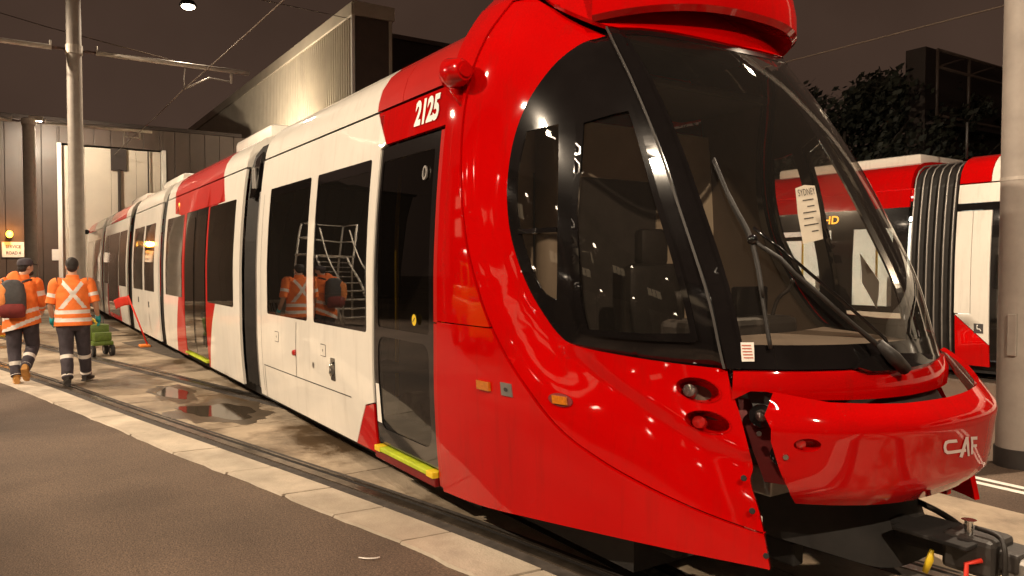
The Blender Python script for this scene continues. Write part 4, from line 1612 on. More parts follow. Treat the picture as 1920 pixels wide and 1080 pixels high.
for i in range(4):
    ya = -.40 + i * .965
    dd = MB().box((-.42, ya, .06), (-.34, ya + .955, 6.62), .01).build('door_panel', M['door'], D)
for yy in (-.45, 3.46):
    MB().box((-.30, yy, 0), (.05, yy + .16, 6.66), .012).build('door_jamb', M['white'], D)
MB().box((-.34, 1.52, 5.7), (-.25, 2.12, 6.64), .01).build('wire_gap_board', M['farbld'], D)
MB().tube([(-.22, 1.82, 0.1), (-.22, 1.82, 5.75)], .06, 10).build('door_post', M['farbld'], D, True)
MB().tube([(-.24, 2.95, .1), (-.24, 2.95, 6.6)], .03, 8).build('door_post', M['farbld'], D, True)
sg = MB().box((.02, -2.36, 2.02), (.05, -1.60, 2.62), .004).build('road_sign_board', M['paper'], D)
for (txt, zz_) in (('SERVICE', 2.43), ('ROAD 4', 2.18)):
    v2, ff = text_shapes(txt, .17, sx=.80, bold=.004)
    mesh('lettering', [(.053, -1.98 + p[0], zz_ + p[1]) for p in v2], ff, M['ink'], sg)
bc = MB().tube([(.05, -2.1, 2.80), (.16, -2.1, 2.80)], [.09, .07], 12).build('beacon_bracket', M['under'], D)
MB().ball((.22, -2.1, 2.92), (.12, .12, .14)).build('beacon', M['beacon'], bc, True)
MB().box((.02, .62 - 1.3, 1.9), (.04, .95 - 1.3, 2.35), .003).build('wall_notice', M['paper'], D)
pl = bpy.data.lights.new('beacon_glow', 'POINT')
pl.energy = 55
pl.color = (1, .36, .05)
pl.shadow_soft_size = .12
plo = bpy.data.objects.new('beacon_glow', pl)
COL.objects.link(plo)
plo.location = (-35.55, -.1, 2.95)

# corrugated shed alongside
C2 = empty('corrugated_shed', (-25.3, 10.0, 0))
tag(C2, 'tall pale corrugated shed running along behind the white tram roof', 'shed')
vs, fs = [], []
n = 0
x = 0.0
pr = []
while x > -30:
    for dx, dy in ((0, 0), (-.10, 0), (-.125, -.045), (-.205, -.045), (-.23, 0)):
        pr.append((x + dx, dy))
    x -= .23
for (xx, dy) in pr:
    vs += [(xx, dy, 0), (xx, dy, 10.35)]
for i in range(len(pr) - 1):
    fs.append((2 * i, 2 * i + 1, 2 * i + 3, 2 * i + 2))
mesh('corrugated_wall', vs, fs, M['clad_cream'], C2)
MB().box((-30, -.10, 10.35), (.06, .30, 10.80), .02).build('parapet_flashing', M['clad_cream'], C2)
MB().box((-30, .06, 0), (0.0, 1.4, 10.36)).build('end_wall', M['clad'], C2)
MB().box((-.06, -.09, 0), (.06, .02, 10.36), .01).build('corner_trim', M['white'], C2)
MB().box((.01, 1.30, 0), (.05, 1.42, 10.36), .01).build('corner_trim', M['clad_cream'], C2)
MB().box((-30, -.05, 10.36), (.1, 1.50, 10.84), .02).build('parapet_cap', M['clad_cream'], C2)
for (x_, y_, z_, e_, lb) in ((-30.0, 7.2, 5.2, 4200, 'short floodlight post lighting the near end of the corrugated wall'), (-39.0, 7.2, 5.0, 6500, 'short floodlight post lighting the corrugated wall beyond the depot front')):
    lm_ = empty('floodlight_mast', (x_, y_, 0))
    tag(lm_, lb, 'light mast', 'yard floodlight masts')
    MB().tube([(0, 0, 0), (0, 0, z_ - .2)], [.07, .06], 12).build('mast', M['galv'], lm_, True)
    lh_ = MB().box((-.25, -.15, z_ - .22), (.25, .15, z_ - .10), .02).build('lamp_head', M['under'], lm_)
    MB().box((-.22, -.12, z_ - .098), (.22, .12, z_ - .085)).build('lamp_glass', M['lamp'], lh_)
    spot('wall_floodlight_beam', (x_, y_, z_), (x_ - .6, 10.2, z_ + 2.6), e_, 165, 1.0, .15, (1, .84, .62))
C3 = empty('plain_block', (-31, 15.2, 0))
tag(C3, 'flat roofed dark building block behind the pale corrugated shed', 'building')
MB().box((-14, -1.6, 0), (0, 9.0, 11.6)).build('wall', M['farbld'], C3)
MB().box((-14.1, -1.7, 11.6), (.1, 9.1, 11.8), .02).build('roof_edge', M['clad'], C3)


# ------------------------------------------------------------------ overhead line poles, arms and wires
def catenary(name, x, y, r, h, arm_z, y_far, y_near, label, lamp=False):
    o = empty(name, (x, y, 0))
    tag(o, label, 'pole', 'overhead line poles')
    MB().tube([(0, 0, 0), (0, 0, h)], [r, r * .88], 28).build('mast', M['paintpole'], o, True, sharp=40)
    MB().tube([(0, 0, 0), (0, 0, .03)], [r * 1.7, r * 1.7], 24).build('base_plate', M['galv'], o)
    MB().tube([(0, 0, arm_z - .1), (0, 0, arm_z + .1)], r * 1.08, 24).build('clamp', M['galv'], o)
    for s_, e in ((1, y_far - y), (-1, y_near - y)):
        if abs(e) < .3:
            continue
        MB().tube([(0, s_ * r * .9, arm_z), (0, s_ * (r + .28), arm_z)], .035, 10).build('insulator', M['insul'], o, True)
        am = MB().tube([(0, s_ * (r + .28), arm_z), (0, e, arm_z)], .06, 12).build('arm_tube', M['galv'], o, True)
        MB().tube([(0, s_ * (r + .30), arm_z), (0, s_ * (r + .30), arm_z + .16)], .02, 8).build('arm_clip', M['galv'], am, True)
    if y_far - y > 1.5:
        e = y_far - y - .45
        MB().tube([(0, e, arm_z), (0, e, arm_z - .32)], .03, 8).build('drop_tube', M['galv'], o, True)
        MB().tube([(0, e, arm_z - .28), (.0, e - .55, arm_z - .25), (.1, YC - y, arm_z - .62)], .018, 8).build('registration_arm', M['galv'], o, True)
        MB().tube([(0, YC - y + .05, arm_z), (0, YC - y + .02, arm_z - .3), (.1, YC - y, arm_z - .62)], .012, 6).build('hanger', M['galv'], o, True)
    if lamp:
        lm = MB().box((.05, -.02, h - .02), (-.25, .45, h + .16), .03).build('lamp_head', M['galv'], o)
        MB().box((-.20, .05, h - .045), (.02, .40, h - .022)).build('lamp_glass', M['lamp'], lm)
    return o


catenary('catenary_pole', -20.6, 1.27, .17, 11.0, 6.72, 5.25, -3.2, 'tall plain steel line pole behind the bare-headed worker')
catenary('catenary_pole', -33.0, .56, .22, 7.0, 6.93, 4.66, -3.5, 'shorter line pole topped by a lit lamp against the dark cladding', True)
spot('pole_lamp_beam', (-33.1, .8, 6.95), (-36.3, 2.2, 4.5), 3600, 165, 1.0, .1, (1, .86, .66))
spot('pole_lamp_beam', (-33.1, .75, 6.9), (-33.5, 1.0, 0), 3000, 140, 1.0, .1, (1, .86, .66))


def sag(a, b, s, n=14):
    a, b = Vector(a), Vector(b)
    return [a + (b - a) * t - Vector((0, 0, s * 4 * t * (1 - t))) for t in [i / n for i in range(n + 1)]]


def wire(pts, label, r=.012):
    o = MB().tube(pts, r, 6).build('overhead_wire', M['wire'], None, True)
    tag(o, label, 'wire')
    return o


wire([(12, YC, 5.85)] + sag((-5, YC, 5.8), (-20.5, YC, 6.1), .05) + sag((-20.6, YC, 6.1), (-32.9, YC, 6.32), .04)[1:] + [(-36.2, YC, 6.35)], 'contact wire above the roof of tram 2125')
wire([(-20.6, 3.9, 6.72), (-26, .9, 8.6), (-30, -1.4, 10.1)], 'stay wire sloping up from the arm of the tall pole', .014)
wire(sag((14, Y2, 5.8), (-14, Y2, 5.8), .05), 'contact wire over the track of the lit tram', .014)
wire([(-20.6, -.6, 6.7), (-26, -2.0, 8.9), (-31, -3.3, 11)], 'thin stay wire rising behind the arm over the walkers', .01)

wire([(-20.6, 1.27, 9.4), (-22.1, 4.05, 9.25), (-25.3, 9.95, 10.2)], 'span wire from the tall pole to the corrugated shed carrying a lamp', .012)
HL_ = empty('hanging_floodlight', (-22.1, 4.05, 8.70))
tag(HL_, 'lit floodlight hanging from the span wire above the white tram', 'floodlight')
MB().tube([(0, 0, .12), (0, 0, .55)], .02, 8).build('hanger', M['galv'], HL_, True)
hh = MB().loft([((0, 0, .14), .06, .06), ((0, 0, .10), .16, .16), ((0, 0, .0), .22, .22), ((0, 0, -.03), .23, .23)], 24).build('lamp_shade', M['under'], HL_, True)
MB().ball((0, 0, -.05), (.17, .17, .07)).build('lamp_glass', M['lamp'], hh, True)
spot('hanging_floodlight_beam', (-22.1, 4.05, 8.52), (-20.5, 3.2, 0), 1600, 150, 1.0, .15)

# steel column at the right
P3 = empty('steel_column', (-3.05, 7.15, 0))
tag(P3, 'thick round grey column with dark base beside the open front fairing', 'column')
MB().tube([(0, 0, .0), (0, 0, .16)], .178, 32).build('base_collar', M['darkgrey'], P3, True, sharp=40)
MB().tube([(0, 0, .14), (0, 0, 9.5)], [.165, .15], 32).build('shaft', M['paintpole'], P3, True, sharp=40)
MB().tube([(0, 0, 9.3), (.1, .3, 9.55), (.6, 1.6, 9.62)], .04, 10).build('lamp_arm', M['galv'], P3, True)
cl_h = MB().box((.45, 1.5, 9.50), (.85, 2.05, 9.62), .03).build('lamp_head', M['galv'], P3)
MB().box((.50, 1.55, 9.47), (.80, 2.0, 9.498)).build('lamp_glass', M['lamp'], cl_h)
MB().tube([(0, 0, 2.42), (0, 0, 2.45)], .166, 32).build('strap_band', M['galv'], P3)
MB().box((-.02, -.185, .95), (.05, -.15, 1.30), .006).build('terminal_box', M['paintpole'], P3)


# floodlight masts in the yard
def mast(p, t, label):
    p, t = Vector(p), Vector(t)
    o = empty('floodlight_mast', (p.x, p.y, 0))
    tag(o, label, 'light mast', 'yard floodlight masts')
    d = (t - p).normalized()
    back = -Vector((d.x, d.y, 0)).normalized() * .55
    MB().tube([back, back + Vector((0, 0, p.z + .2))], [.12, .08], 16).build('mast', M['galv'], o, True, sharp=40)
    MB().tube([back + Vector((0, 0, p.z + .1)), back * .4 + Vector((0, 0, p.z + .12))], .035, 8).build('bracket', M['galv'], o, True)
    q = d.to_track_quat('Z', 'Y').to_matrix()
    hd = MB().box((-.28, -.20, -.16), (.28, .20, -.06), .02)
    lmp = MB().box((-.25, -.17, -.058), (.25, .17, -.05))
    for m_, nm, ma, par in ((hd, 'lamp_head', 'under', None), (lmp, 'lamp_glass', 'lamp', 'x')):
        m_.v = [tuple(q @ Vector(v) + Vector((0, 0, p.z))) for v in m_.v]
    h_ = hd.build('lamp_head', M['under'], o)
    lmp.build('lamp_glass', M['lamp'], h_)


for (p, t, e, s_), lb in zip(FLOODS, ('floodlight mast standing on the open asphalt opposite the tram doors', 'floodlight mast standing ahead of the tram on its left', 'floodlight mast standing on the asphalt level with the tram nose', 'floodlight mast beyond the diverging track near the walkers')):
    mast(p, t, lb)


# ------------------------------------------------------------------ people  (local: x = their right, y = forward, z up)
def remeshed(mb, name, m, parent, vox=.011, sm=6):
    o = mb.build(name, m, parent, True)
    r = o.modifiers.new('union', 'REMESH')
    r.mode = 'VOXEL'
    r.voxel_size = vox
    r.use_smooth_shade = True
    s_ = o.modifiers.new('soften', 'SMOOTH')
    s_.iterations = sm
    s_.factor = .5
    return o


def limb(mb, pts, rs, n=14):
    P = curve(pts, 4)
    k = len(pts)
    rr_ = []
    for i in range(len(P)):
        t = i / 4
        a = min(int(t), k - 2)
        rr_.append(rs[a] + (rs[a + 1] - rs[a]) * (t - a))
    mb.tube(P, rr_, n)


def hand(mb, wrist, d, side, curl=.5):
    """palm and five fingers; d = direction of the hand"""
    w0, d = Vector(wrist), Vector(d).normalized()
    lat = Vector((0, 1, 0)) if abs(d.y) < .8 else Vector((1, 0, 0))
    lat = (lat - d * lat.dot(d)).normalized()
    inn = d.cross(lat).normalized() * side
    mb.loft([(w0, .028, .024), (w0 + d * .05, .030, .040), (w0 + d * .095, .024, .043)], 12)
    for i, L in enumerate((.062, .074, .078, .068)):
        b0 = w0 + d * .088 + lat * (-.030 + .02 * i)
        k1 = b0 + d * L * .5 + inn * .008
        k2 = k1 + d * L * .42 * (1 - curl * .4) + inn * L * curl * .55
        mb.tube([b0, k1, k2], [.0105, .0095, .008], 8)
    b0 = w0 + d * .03 + lat * .03
    mb.tube([b0, b0 + d * .035 + lat * .022 + inn * .01, b0 + d * .068 + lat * .024 + inn * .02], [.012, .011, .009], 8)


def cloth(name, rings, mats, fm, parent, n=40, sub=4, wav=.006):
    """lofted cloth tube; fm(p) picks the material slot"""
    P = curve([tuple(r[0]) + tuple(r[1:3]) for r in rings], sub)
    vs, fs, mi, cs = [], [], [], []
    pts = [Vector(p[:3]) for p in P]
    for i, p in enumerate(P):
        t = (pts[min(i + 1, len(P) - 1)] - pts[max(i - 1, 0)]).normalized()
        a = Vector((1, 0, 0)) - t * t.x
        a.normalize()
        b = t.cross(a).normalized()
        for k in range(n):
            q = 2 * PI * k / n
            ii = i * 6 / sub
            wv_ = 1 + wav / .1 * (math.sin(3 * q + ii * .55) * .5 + math.sin(7 * q - ii * .9) * .25 + math.sin(ii * 1.3 + q) * .35)
            vs.append(pts[i] + a * (p[3] * math.cos(q) * wv_) + b * (p[4] * math.sin(q) * wv_))
    for i in range(len(P) - 1):
        for k in range(n):
            f = (i * n + k, i * n + (k + 1) % n, (i + 1) * n + (k + 1) % n, (i + 1) * n + k)
            fs.append(f)
            c = (Vector(vs[f[0]]) + Vector(vs[f[2]])) / 2
            mi.append(fm(c, i / (len(P) - 1)))
    fs.append(tuple(reversed(range(n))))
    mi.append(mi[0])
    fs.append(tuple((len(P) - 1) * n + k for k in range(n)))
    mi.append(mi[-1])
    return mesh(name, vs, fs, mats, parent, True, fm=mi)


def boot(name, m, parent, ankle, heading, pitch=0.0):
    a = Vector(ankle)
    rot = Matrix.Rotation(heading, 3, 'Z') @ Matrix.Rotation(pitch, 3, 'X')
    b = MB()
    b.loft([((0, 0, .12), .052, .056), ((0, .0, .04), .050, .062), ((0, .01, -.02), .048, .075)], 16)
    b.loft([((0, -.07, -.035), .036, .036), ((0, .0, -.03), .046, .046), ((0, .09, -.042), .050, .036), ((0, .16, -.052), .048, .026), ((0, .195, -.056), .03, .016)], 16)
    b.loft([((0, -.085, -.072), .04, .016), ((0, .08, -.075), .05, .014), ((0, .195, -.075), .036, .012)], 12)
    b.v = [tuple(a + rot @ Vector(v)) for v in b.v]
    return b.build(name, m, parent, True, sharp=50)


def person(loc, rz, J, label, opts):
    o = empty('person', loc, rz)
    tag(o, label, 'person', 'yard workers walking away')
    V = lambda k: Vector(J[k])
    # body: one continuous surface
    b = MB()
    pel, ch, nk, hd = V('pelvis'), V('chest'), V('neck'), V('head')
    b.loft([(pel + Vector((0, 0, -.10)), .13, .10), (pel, .155, .105), (pel.lerp(ch, .5), .135, .095), (ch, .16, .11), (ch + Vector((0, 0, .12)), .15, .085), (nk, .065, .06)], 20)
    b.tube([nk - Vector((0, 0, .05)), nk + Vector((0, 0, .03)), hd - Vector((0, 0, .05))], [.062, .056, .058], 16)
    fd = Vector(opts['face']).normalized()
    lt = Vector((fd.y, -fd.x, 0)).normalized()
    hm = Matrix((lt, Vector((fd.x, fd.y, 0)).normalized(), Vector((0, 0, 1)))).transposed()
    hb = MB()
    hb.ball((0, -.005, .02), (.074, .094, .100))
    hb.ball((0, .025, -.055), (.058, .068, .068))
    hb.ball((0, .055, -.10), (.030, .030, .028))
    hb.tube([(0, .088, .02), (0, .106, -.012), (0, .112, -.028), (0, .092, -.038)], [.008, .013, .016, .010], 8)
    for sx_ in (-1, 1):
        hb.ball((sx_ * .075, -.008, -.01), (.012, .024, .034), 10, 7)
        hb.ball((sx_ * .030, .080, .018), (.014, .010, .010), 8, 6)
    hb.ball((0, .083, -.062), (.024, .012, .009), 8, 6)
    hb.v = [tuple(hm @ Vector(v) + hd) for v in hb.v]
    b.add(hb.v, hb.f)
    for s_ in ('l', 'r'):
        limb(b, [J['sh_' + s_], J['el_' + s_], J['wr_' + s_]], [.050, .040, .027])
        hand(b, J['wr_' + s_], V('wr_' + s_) - V('el_' + s_) * .6 - V('sh_' + s_) * .4, 1 if s_ == 'l' else -1)
        limb(b, [J['hip_' + s_], J['kn_' + s_], J['an_' + s_]], [.085, .058, .040])
        b.loft([(V('an_' + s_) + Vector((0, -.03, -.04)), .03, .03), (V('an_' + s_) + Vector((0, .10, -.06)), .035, .02)], 10)
    body = remeshed(b, 'body', M['skin'], o, .010, 3)
    # eyes, mouth line
    # hair
    h = MB()
    h.ball((0, -.018, .034), (.083, .098, .098))
    h.ball((0, -.055, -.015), (.068, .055, .068))
    h.v = [tuple(hm @ Vector(v) + hd) for v in h.v]
    hr = h.build('hair', M['hair'], o, True)
    if opts.get('cap'):
        c = MB()
        c.loft([((0, -.012, .03), .090, .106), ((0, -.012, .07), .090, .105), ((0, -.014, .105), .078, .09), ((0, -.016, .128), .04, .048), ((0, -.016, .133), .008, .01)], 24)
        c.loft([((-.001, .07, .045), .075, .012), ((0, .12, .040), .066, .008), ((0, .165, .030), .035, .005)], 16)
        c.v = [tuple(hm @ Vector(v) + hd) for v in c.v]
        c.build('cap', M['navy'], o, True, sharp=50)
        bd = MB().ball((0, .05, -.085), (.058, .052, .045))
        bd.v = [tuple(hm @ Vector(v) + hd) for v in bd.v]
        bd.build('beard', M['hair'], o, True)
    # shirt
    hem = opts['hem']

    def tape_torso(p, t):
        for z0, hw in opts['hoops']:
            if abs(p.z - z0 - opts.get('tilt', 0) * p.x) < hw:
                return 1
        if p.y < pel.y and p.z > opts['hoops'][-1][0] + .05 and opts.get('cross'):
            zc = opts['cross'][0]
            for s_ in (1, -1):
                if abs((p.z - zc) - s_ * (p.x - ch.x) * 1.35) < .042:
                    return 1
        return 0
    ty = opts.get('tilt', 0)
    torso = cloth('shirt', [(pel + Vector((0, -.005, hem - pel.z)), .240, .175), (pel + Vector((0, 0, .02)), .230, .168), (pel.lerp(ch, .45), .215, .155), (ch + Vector((0, 0, -.04)), .222, .155), (ch + Vector((0, 0, .08)), .215, .14), (ch + Vector((0, 0, .165)), .165, .105), (nk + Vector((0, -.01, -.025)), .092, .080), (nk + Vector((0, -.01, .03)), .075, .072)], [M['hivis'], M['tape']], tape_torso, o, 120, 14, .0030)
    for v in torso.data.vertices:
        if v.co.z < pel.z + .12:
            v.co.z += ty * v.co.x * (pel.z + .12 - v.co.z) * 4
    for s_ in ('l', 'r'):
        a, e, w0 = V('sh_' + s_), V('el_' + s_), V('wr_' + s_)
        inn_ = a.lerp(ch + Vector((0, 0, .10)), .45)
        pts = [(inn_, .075, .085), (a, .078, .086), (a.lerp(e, .5), .072, .076), (e, .068, .068)]
        if opts['sleeve'] == 'long':
            pts += [(e.lerp(w0, .5), .06, .06), (w0, .05, .05)]
        bands = opts['arm_bands']
        cloth('sleeve', pts, [M['hivis'], M['tape']], lambda p, t: int(any(abs(t - q) < .055 for q in bands)), torso, 40, 12, .004)
    # trousers
    for s_ in ('l', 'r'):
        hp, kn, an = V('hip_' + s_), V('kn_' + s_), V('an_' + s_)
        fl = opts.get('leg_bands', (.62, .86))
        top_ = hp.lerp(pel, .25) + Vector((0, 0, .10))
        cloth('trouser_leg', [(top_, .135, .128), (hp, .122, .125), (hp.lerp(kn, .5), .100, .106), (kn, .088, .092), (kn.lerp(an, .45), .080, .088), (kn.lerp(an, .85), .074, .080), (an + Vector((0, -.005, .015)), .072, .080)], [M['navy'], M['tape']], lambda p, t: int(any(abs(t - q) < .028 for q in fl)), o, 40, 10, .0045)
    hips = MB().loft([(pel + Vector((0, 0, -.16)), .13, .11), (pel + Vector((0, 0, -.06)), .18, .130), (pel + Vector((0, 0, .04)), .17, .125), (pel + Vector((0, 0, .08)), .14, .10)], 32)
    hips.build('trouser_seat', M['navy'], o, True)
    for s_ in ('l', 'r'):
        boot('boot', M[opts['boot']], o, J['an_' + s_], opts['foot_' + s_][0], opts['foot_' + s_][1])
    if opts.get('glove'):
        for s_ in opts['glove']:
            gl = MB()
            dd = (V('wr_' + s_) - V('el_' + s_) * .6 - V('sh_' + s_) * .4)
            hand(gl, V('wr_' + s_) - dd.normalized() * .01, dd, 1 if s_ == 'l' else -1)
            gl.v = [tuple(Vector(v) + (Vector(v) - (V('wr_' + s_) + dd.normalized() * .06)) * .12) for v in gl.v]
            gl.build('glove', M['glove'], o, True)
    return o


# bare-headed worker with teal gloves
person((-12.45, .70, .012), R(90), dict(
    pelvis=(0, 0, .93), chest=(-.005, .01, 1.30), neck=(0, .02, 1.53), head=(.0, .04, 1.68),
    sh_l=(-.205, .01, 1.44), el_l=(-.27, .02, 1.16), wr_l=(-.25, .16, .95),
    sh_r=(.205, .01, 1.44), el_r=(.275, -.03, 1.17), wr_r=(.315, .08, .96),
    hip_l=(-.095, 0, .88), kn_l=(-.085, .03, .49), an_l=(-.085, -.10, .095),
    hip_r=(.10, 0, .88), kn_r=(.135, .12, .50), an_r=(.17, .26, .10)),
    'bare-headed worker in orange shirt and teal gloves walking beside the rail',
    dict(face=(.05, 1, 0), hem=.84, hoops=[(.93, .028), (1.04, .028)], cross=(1.29,), sleeve='short', arm_bands=(.72,), boot='boot_dark', foot_l=(0, -.0), foot_r=(-.5, 0.0), glove=('l', 'r'), leg_bands=(.58, .86)))
# worker with cap and backpack
person((-13.0, .09, .012), R(86), dict(
    pelvis=(.0, 0, .95), chest=(-.02, .02, 1.31), neck=(.02, .03, 1.53), head=(.06, .06, 1.67),
    sh_l=(-.215, -.02, 1.43), el_l=(-.28, -.02, 1.15), wr_l=(-.22, .16, .98),
    sh_r=(.19, .03, 1.44), el_r=(.24, .07, 1.18), wr_r=(.235, .28, 1.06),
    hip_l=(-.10, 0, .89), kn_l=(-.10, .05, .49), an_l=(-.07, -.04, .095),
    hip_r=(.10, 0, .89), kn_r=(.12, .12, .51), an_r=(.045, -.19, .235)),
    'worker in a dark cap and tan boots carrying a backpack',
    dict(face=(.75, .62, 0), cap=True, hem=.80, tilt=.25, hoops=[(.86, .03), (1.02, .03)], sleeve='long', arm_bands=(.42, .80), boot='boot_tan', foot_l=(0.1, 0), foot_r=(-.1, -.75), leg_bands=(.68, .93)))
# backpack
B1 = empty('backpack', (-13.0, .09, 1.0), R(86))
tag(B1, 'grey, maroon and orange backpack worn by the capped worker', 'backpack')
b = MB().loft([((-.09, -.20, .02), .14, .07, 3), ((-.09, -.235, .08), .165, .105, 3), ((-.09, -.235, .30), .165, .11, 3), ((-.09, -.215, .44), .14, .085, 2.6), ((-.09, -.19, .49), .08, .04, 2.4)], 28)
b.build('main_bag', M['pack_grey'], B1, True, sharp=60)
b = MB().loft([((-.09, -.265, .0), .15, .05, 3), ((-.09, -.305, .05), .160, .075, 3), ((-.09, -.305, .13), .155, .07, 3), ((-.09, -.28, .17), .12, .04, 3)], 24)
b.build('front_pocket', M['pack_red'], B1, True, sharp=60)
b = MB().loft([((-.22, -.26, .10), .055, .06, 3), ((-.225, -.28, .20), .075, .075, 3), ((-.215, -.27, .36), .07, .07, 3), ((-.19, -.24, .42), .04, .04, 3)], 20)
b.build('side_pocket', M['pack_orange'], B1, True, sharp=60)
MB().tube(curve([(.03, -.17, .47), (.12, -.06, .50), (.16, .07, .44), (.17, .12, .28), (.14, .02, .12), (.06, -.14, .06)], 5), .016, 8).build('shoulder_strap', M['pack_grey'], B1, True)
MB().tube(curve([(-.20, -.17, .47), (-.22, -.06, .50), (-.24, .07, .44), (-.23, .12, .28), (-.2, .02, .12), (-.19, -.14, .06)], 5), .016, 8).build('shoulder_strap', M['pack_grey'], B1, True)

# ------------------------------------------------------------------ yard things
# green cleaning trolley
K = empty('cleaning_trolley', (-16.2, 1.33, .012), R(12))
K.scale = (.68, .68, .68)
tag(K, 'small green wheeled cleaning trolley parked beside the tram', 'trolley')
b = MB()
b.box((-.38, -.26, .30), (.38, .26, .42), .03)
b.box((-.36, -.24, .42), (.10, .24, .86), .04)
b.build('body', M['green'], K, True, sharp=40)
MB().box((.12, -.22, .42), (.36, .22, .66), .03).build('tank', M['green'], K, True, sharp=40)
for (x, y) in ((.27, -.24), (.27, .24), (-.27, -.24), (-.27, .24)):
    wq = MB().tube([(x, y - .04, .155), (x, y + .04, .155)], .155, 22).build('wheel', M['blacktank'], K, False)
    MB().tube([(x, y - .046, .155), (x, y + .046, .155)], .06, 14).build('hub', M['grey'], wq)
MB().tube(curve([(-.34, -.22, .8), (-.46, -.22, 1.06), (-.48, 0, 1.08), (-.46, .22, 1.06), (-.34, .22, .8)], 4), .018, 8).build('handle', M['rubber'], K, True)
MB().tube(curve([(.1, -.1, .86), (.15, -.15, 1.0), (.0, -.22, 1.05), (-.15, -.1, .95), (-.1, .05, .86)], 5), .016, 8).build('hose', M['yellow'], K, True)

# red flag on a stand by the tram
Fl = empty('warning_flag', (-17.4, 2.26, .012))
tag(Fl, 'red warning flag on a leaning red rod beside the tram', 'flag')
MB().tube([(0, .06, .02), (-.02, -.30, 1.08)], .016, 8).build('rod', M['flagred'], Fl, True)
vs, fs = [], []
for i in range(9):
    for j in range(5):
        vs.append((-.02 + .02 * math.sin(i * .9 + j * .4), -.29 - i * .034 + .01 * j, 1.06 - j * .045 - .004 * i * i * .3))
for i in range(8):
    for j in range(4):
        fs.append((i * 5 + j, i * 5 + j + 1, i * 5 + j + 6, i * 5 + j + 5))
fo = mesh('flag_cloth', vs, fs, M['flagred'], Fl, True)
sl = fo.modifiers.new('cloth_thickness', 'SOLIDIFY')
sl.thickness = .004
MB().box((-.16, -.10, 0), (.16, .10, .05), .02).build('foot', M['orange_plastic'], Fl)

# orange barrier boards on the ground at the far left
for i, (x, y, rz) in enumerate(((-20.6, -.75, 8), (-21.9, -.95, -5))):
    o = empty('barrier_board', (x, y, .012), R(rz))
    tag(o, 'low orange barrier board lying on blocks ' + ('nearer the rail' if i == 0 else 'nearer the dark shed'), 'barrier')
    MB().box((-.04, -1.1, .12), (.04, .95, .26), .01).build('board', M['orange_plastic'], o)
    for yy in (-.9, .72):
        MB().box((-.16, yy - .06, 0), (.16, yy + .06, .13), .015).build('block', M['yellow'], o)

# white access stair tower (mirrored in the saloon windows)
A = empty('access_stair', (-23.0, -3.4, 0), R(0))
tag(A, 'white tubular access stair with a railed landing left of the tracks', 'stair')
for (x, y) in ((-.6, -.7), (.6, -.7), (-.6, .7), (.6, .7)):
    MB().tube([(x, y, 0), (x, y, 3.7)], .035, 8).build('post', M['white'], A, True)
for z in (2.5, 3.1, 3.7):
    for (a, b_) in (((-.6, -.7), (.6, -.7)), ((-.6, .7), (.6, .7)), ((-.6, -.7), (-.6, .7))):
        MB().tube([(*a, z), (*b_, z)], .025, 8).build('guard_rail', M['white'], A, True)
MB().box((-.65, -.75, 2.44), (.65, .75, 2.5)).build('landing', M['galv'], A)
for i in range(10):
    MB().box((.65 + (9 - i) * .22, -.45, .22 + i * .24), (.92 + (9 - i) * .22, .45, .26 + i * .24), .006).build('tread', M['galv'], A)
for y in (-.48, .48):
    MB().tube([(.6, y, 2.45), (2.95, y, .05)], .04, 8).build('stringer', M['white'], A, True)
    MB().tube([(.6, y, 3.45), (2.95, y, 1.05), (2.95, y, .05)], .025, 8).build('handrail', M['white'], A, True)

# yellow rail tractor (mirrored in the front door)
Y_ = empty('rail_tractor', (-13.5, -4.6, 0), R(14))
tag(Y_, 'squat yellow shunting tractor parked left of the tracks', 'tractor')
b = MB()
b.box((-1.5, -.75, .35), (1.3, .75, 1.05), .08)
b.box((-1.4, -.65, 1.05), (-.1, .65, 1.35), .08)
b.build('chassis', M['yellow'], Y_, True, sharp=40)
MB().tube([(.15, -.6, 1.0), (.1, -.6, 2.0), (.25, -.6, 2.15), (1.1, -.6, 2.15), (1.2, -.6, 2.0), (1.25, -.6, 1.0)], .04, 8).build('roll_hoop', M['yellow'], Y_, True)
MB().tube([(.15, .6, 1.0), (.1, .6, 2.0), (.25, .6, 2.15), (1.1, .6, 2.15), (1.2, .6, 2.0), (1.25, .6, 1.0)], .04, 8).build('roll_hoop', M['yellow'], Y_, True)
MB().box((.4, -.3, 1.0), (.9, .3, 1.15), .04).build('seat', M['rubber'], Y_)
for (x, y) in ((-1.0, -.8), (-1.0, .8), (.9, -.8), (.9, .8)):
    wq = MB().tube([(x, y - .13, .38), (x, y + .13, .38)], .38, 26).build('wheel', M['blacktank'], Y_)
    MB().tube([(x, y - .14, .38), (x, y + .14, .38)], .17, 16).build('hub', M['grey'], wq)

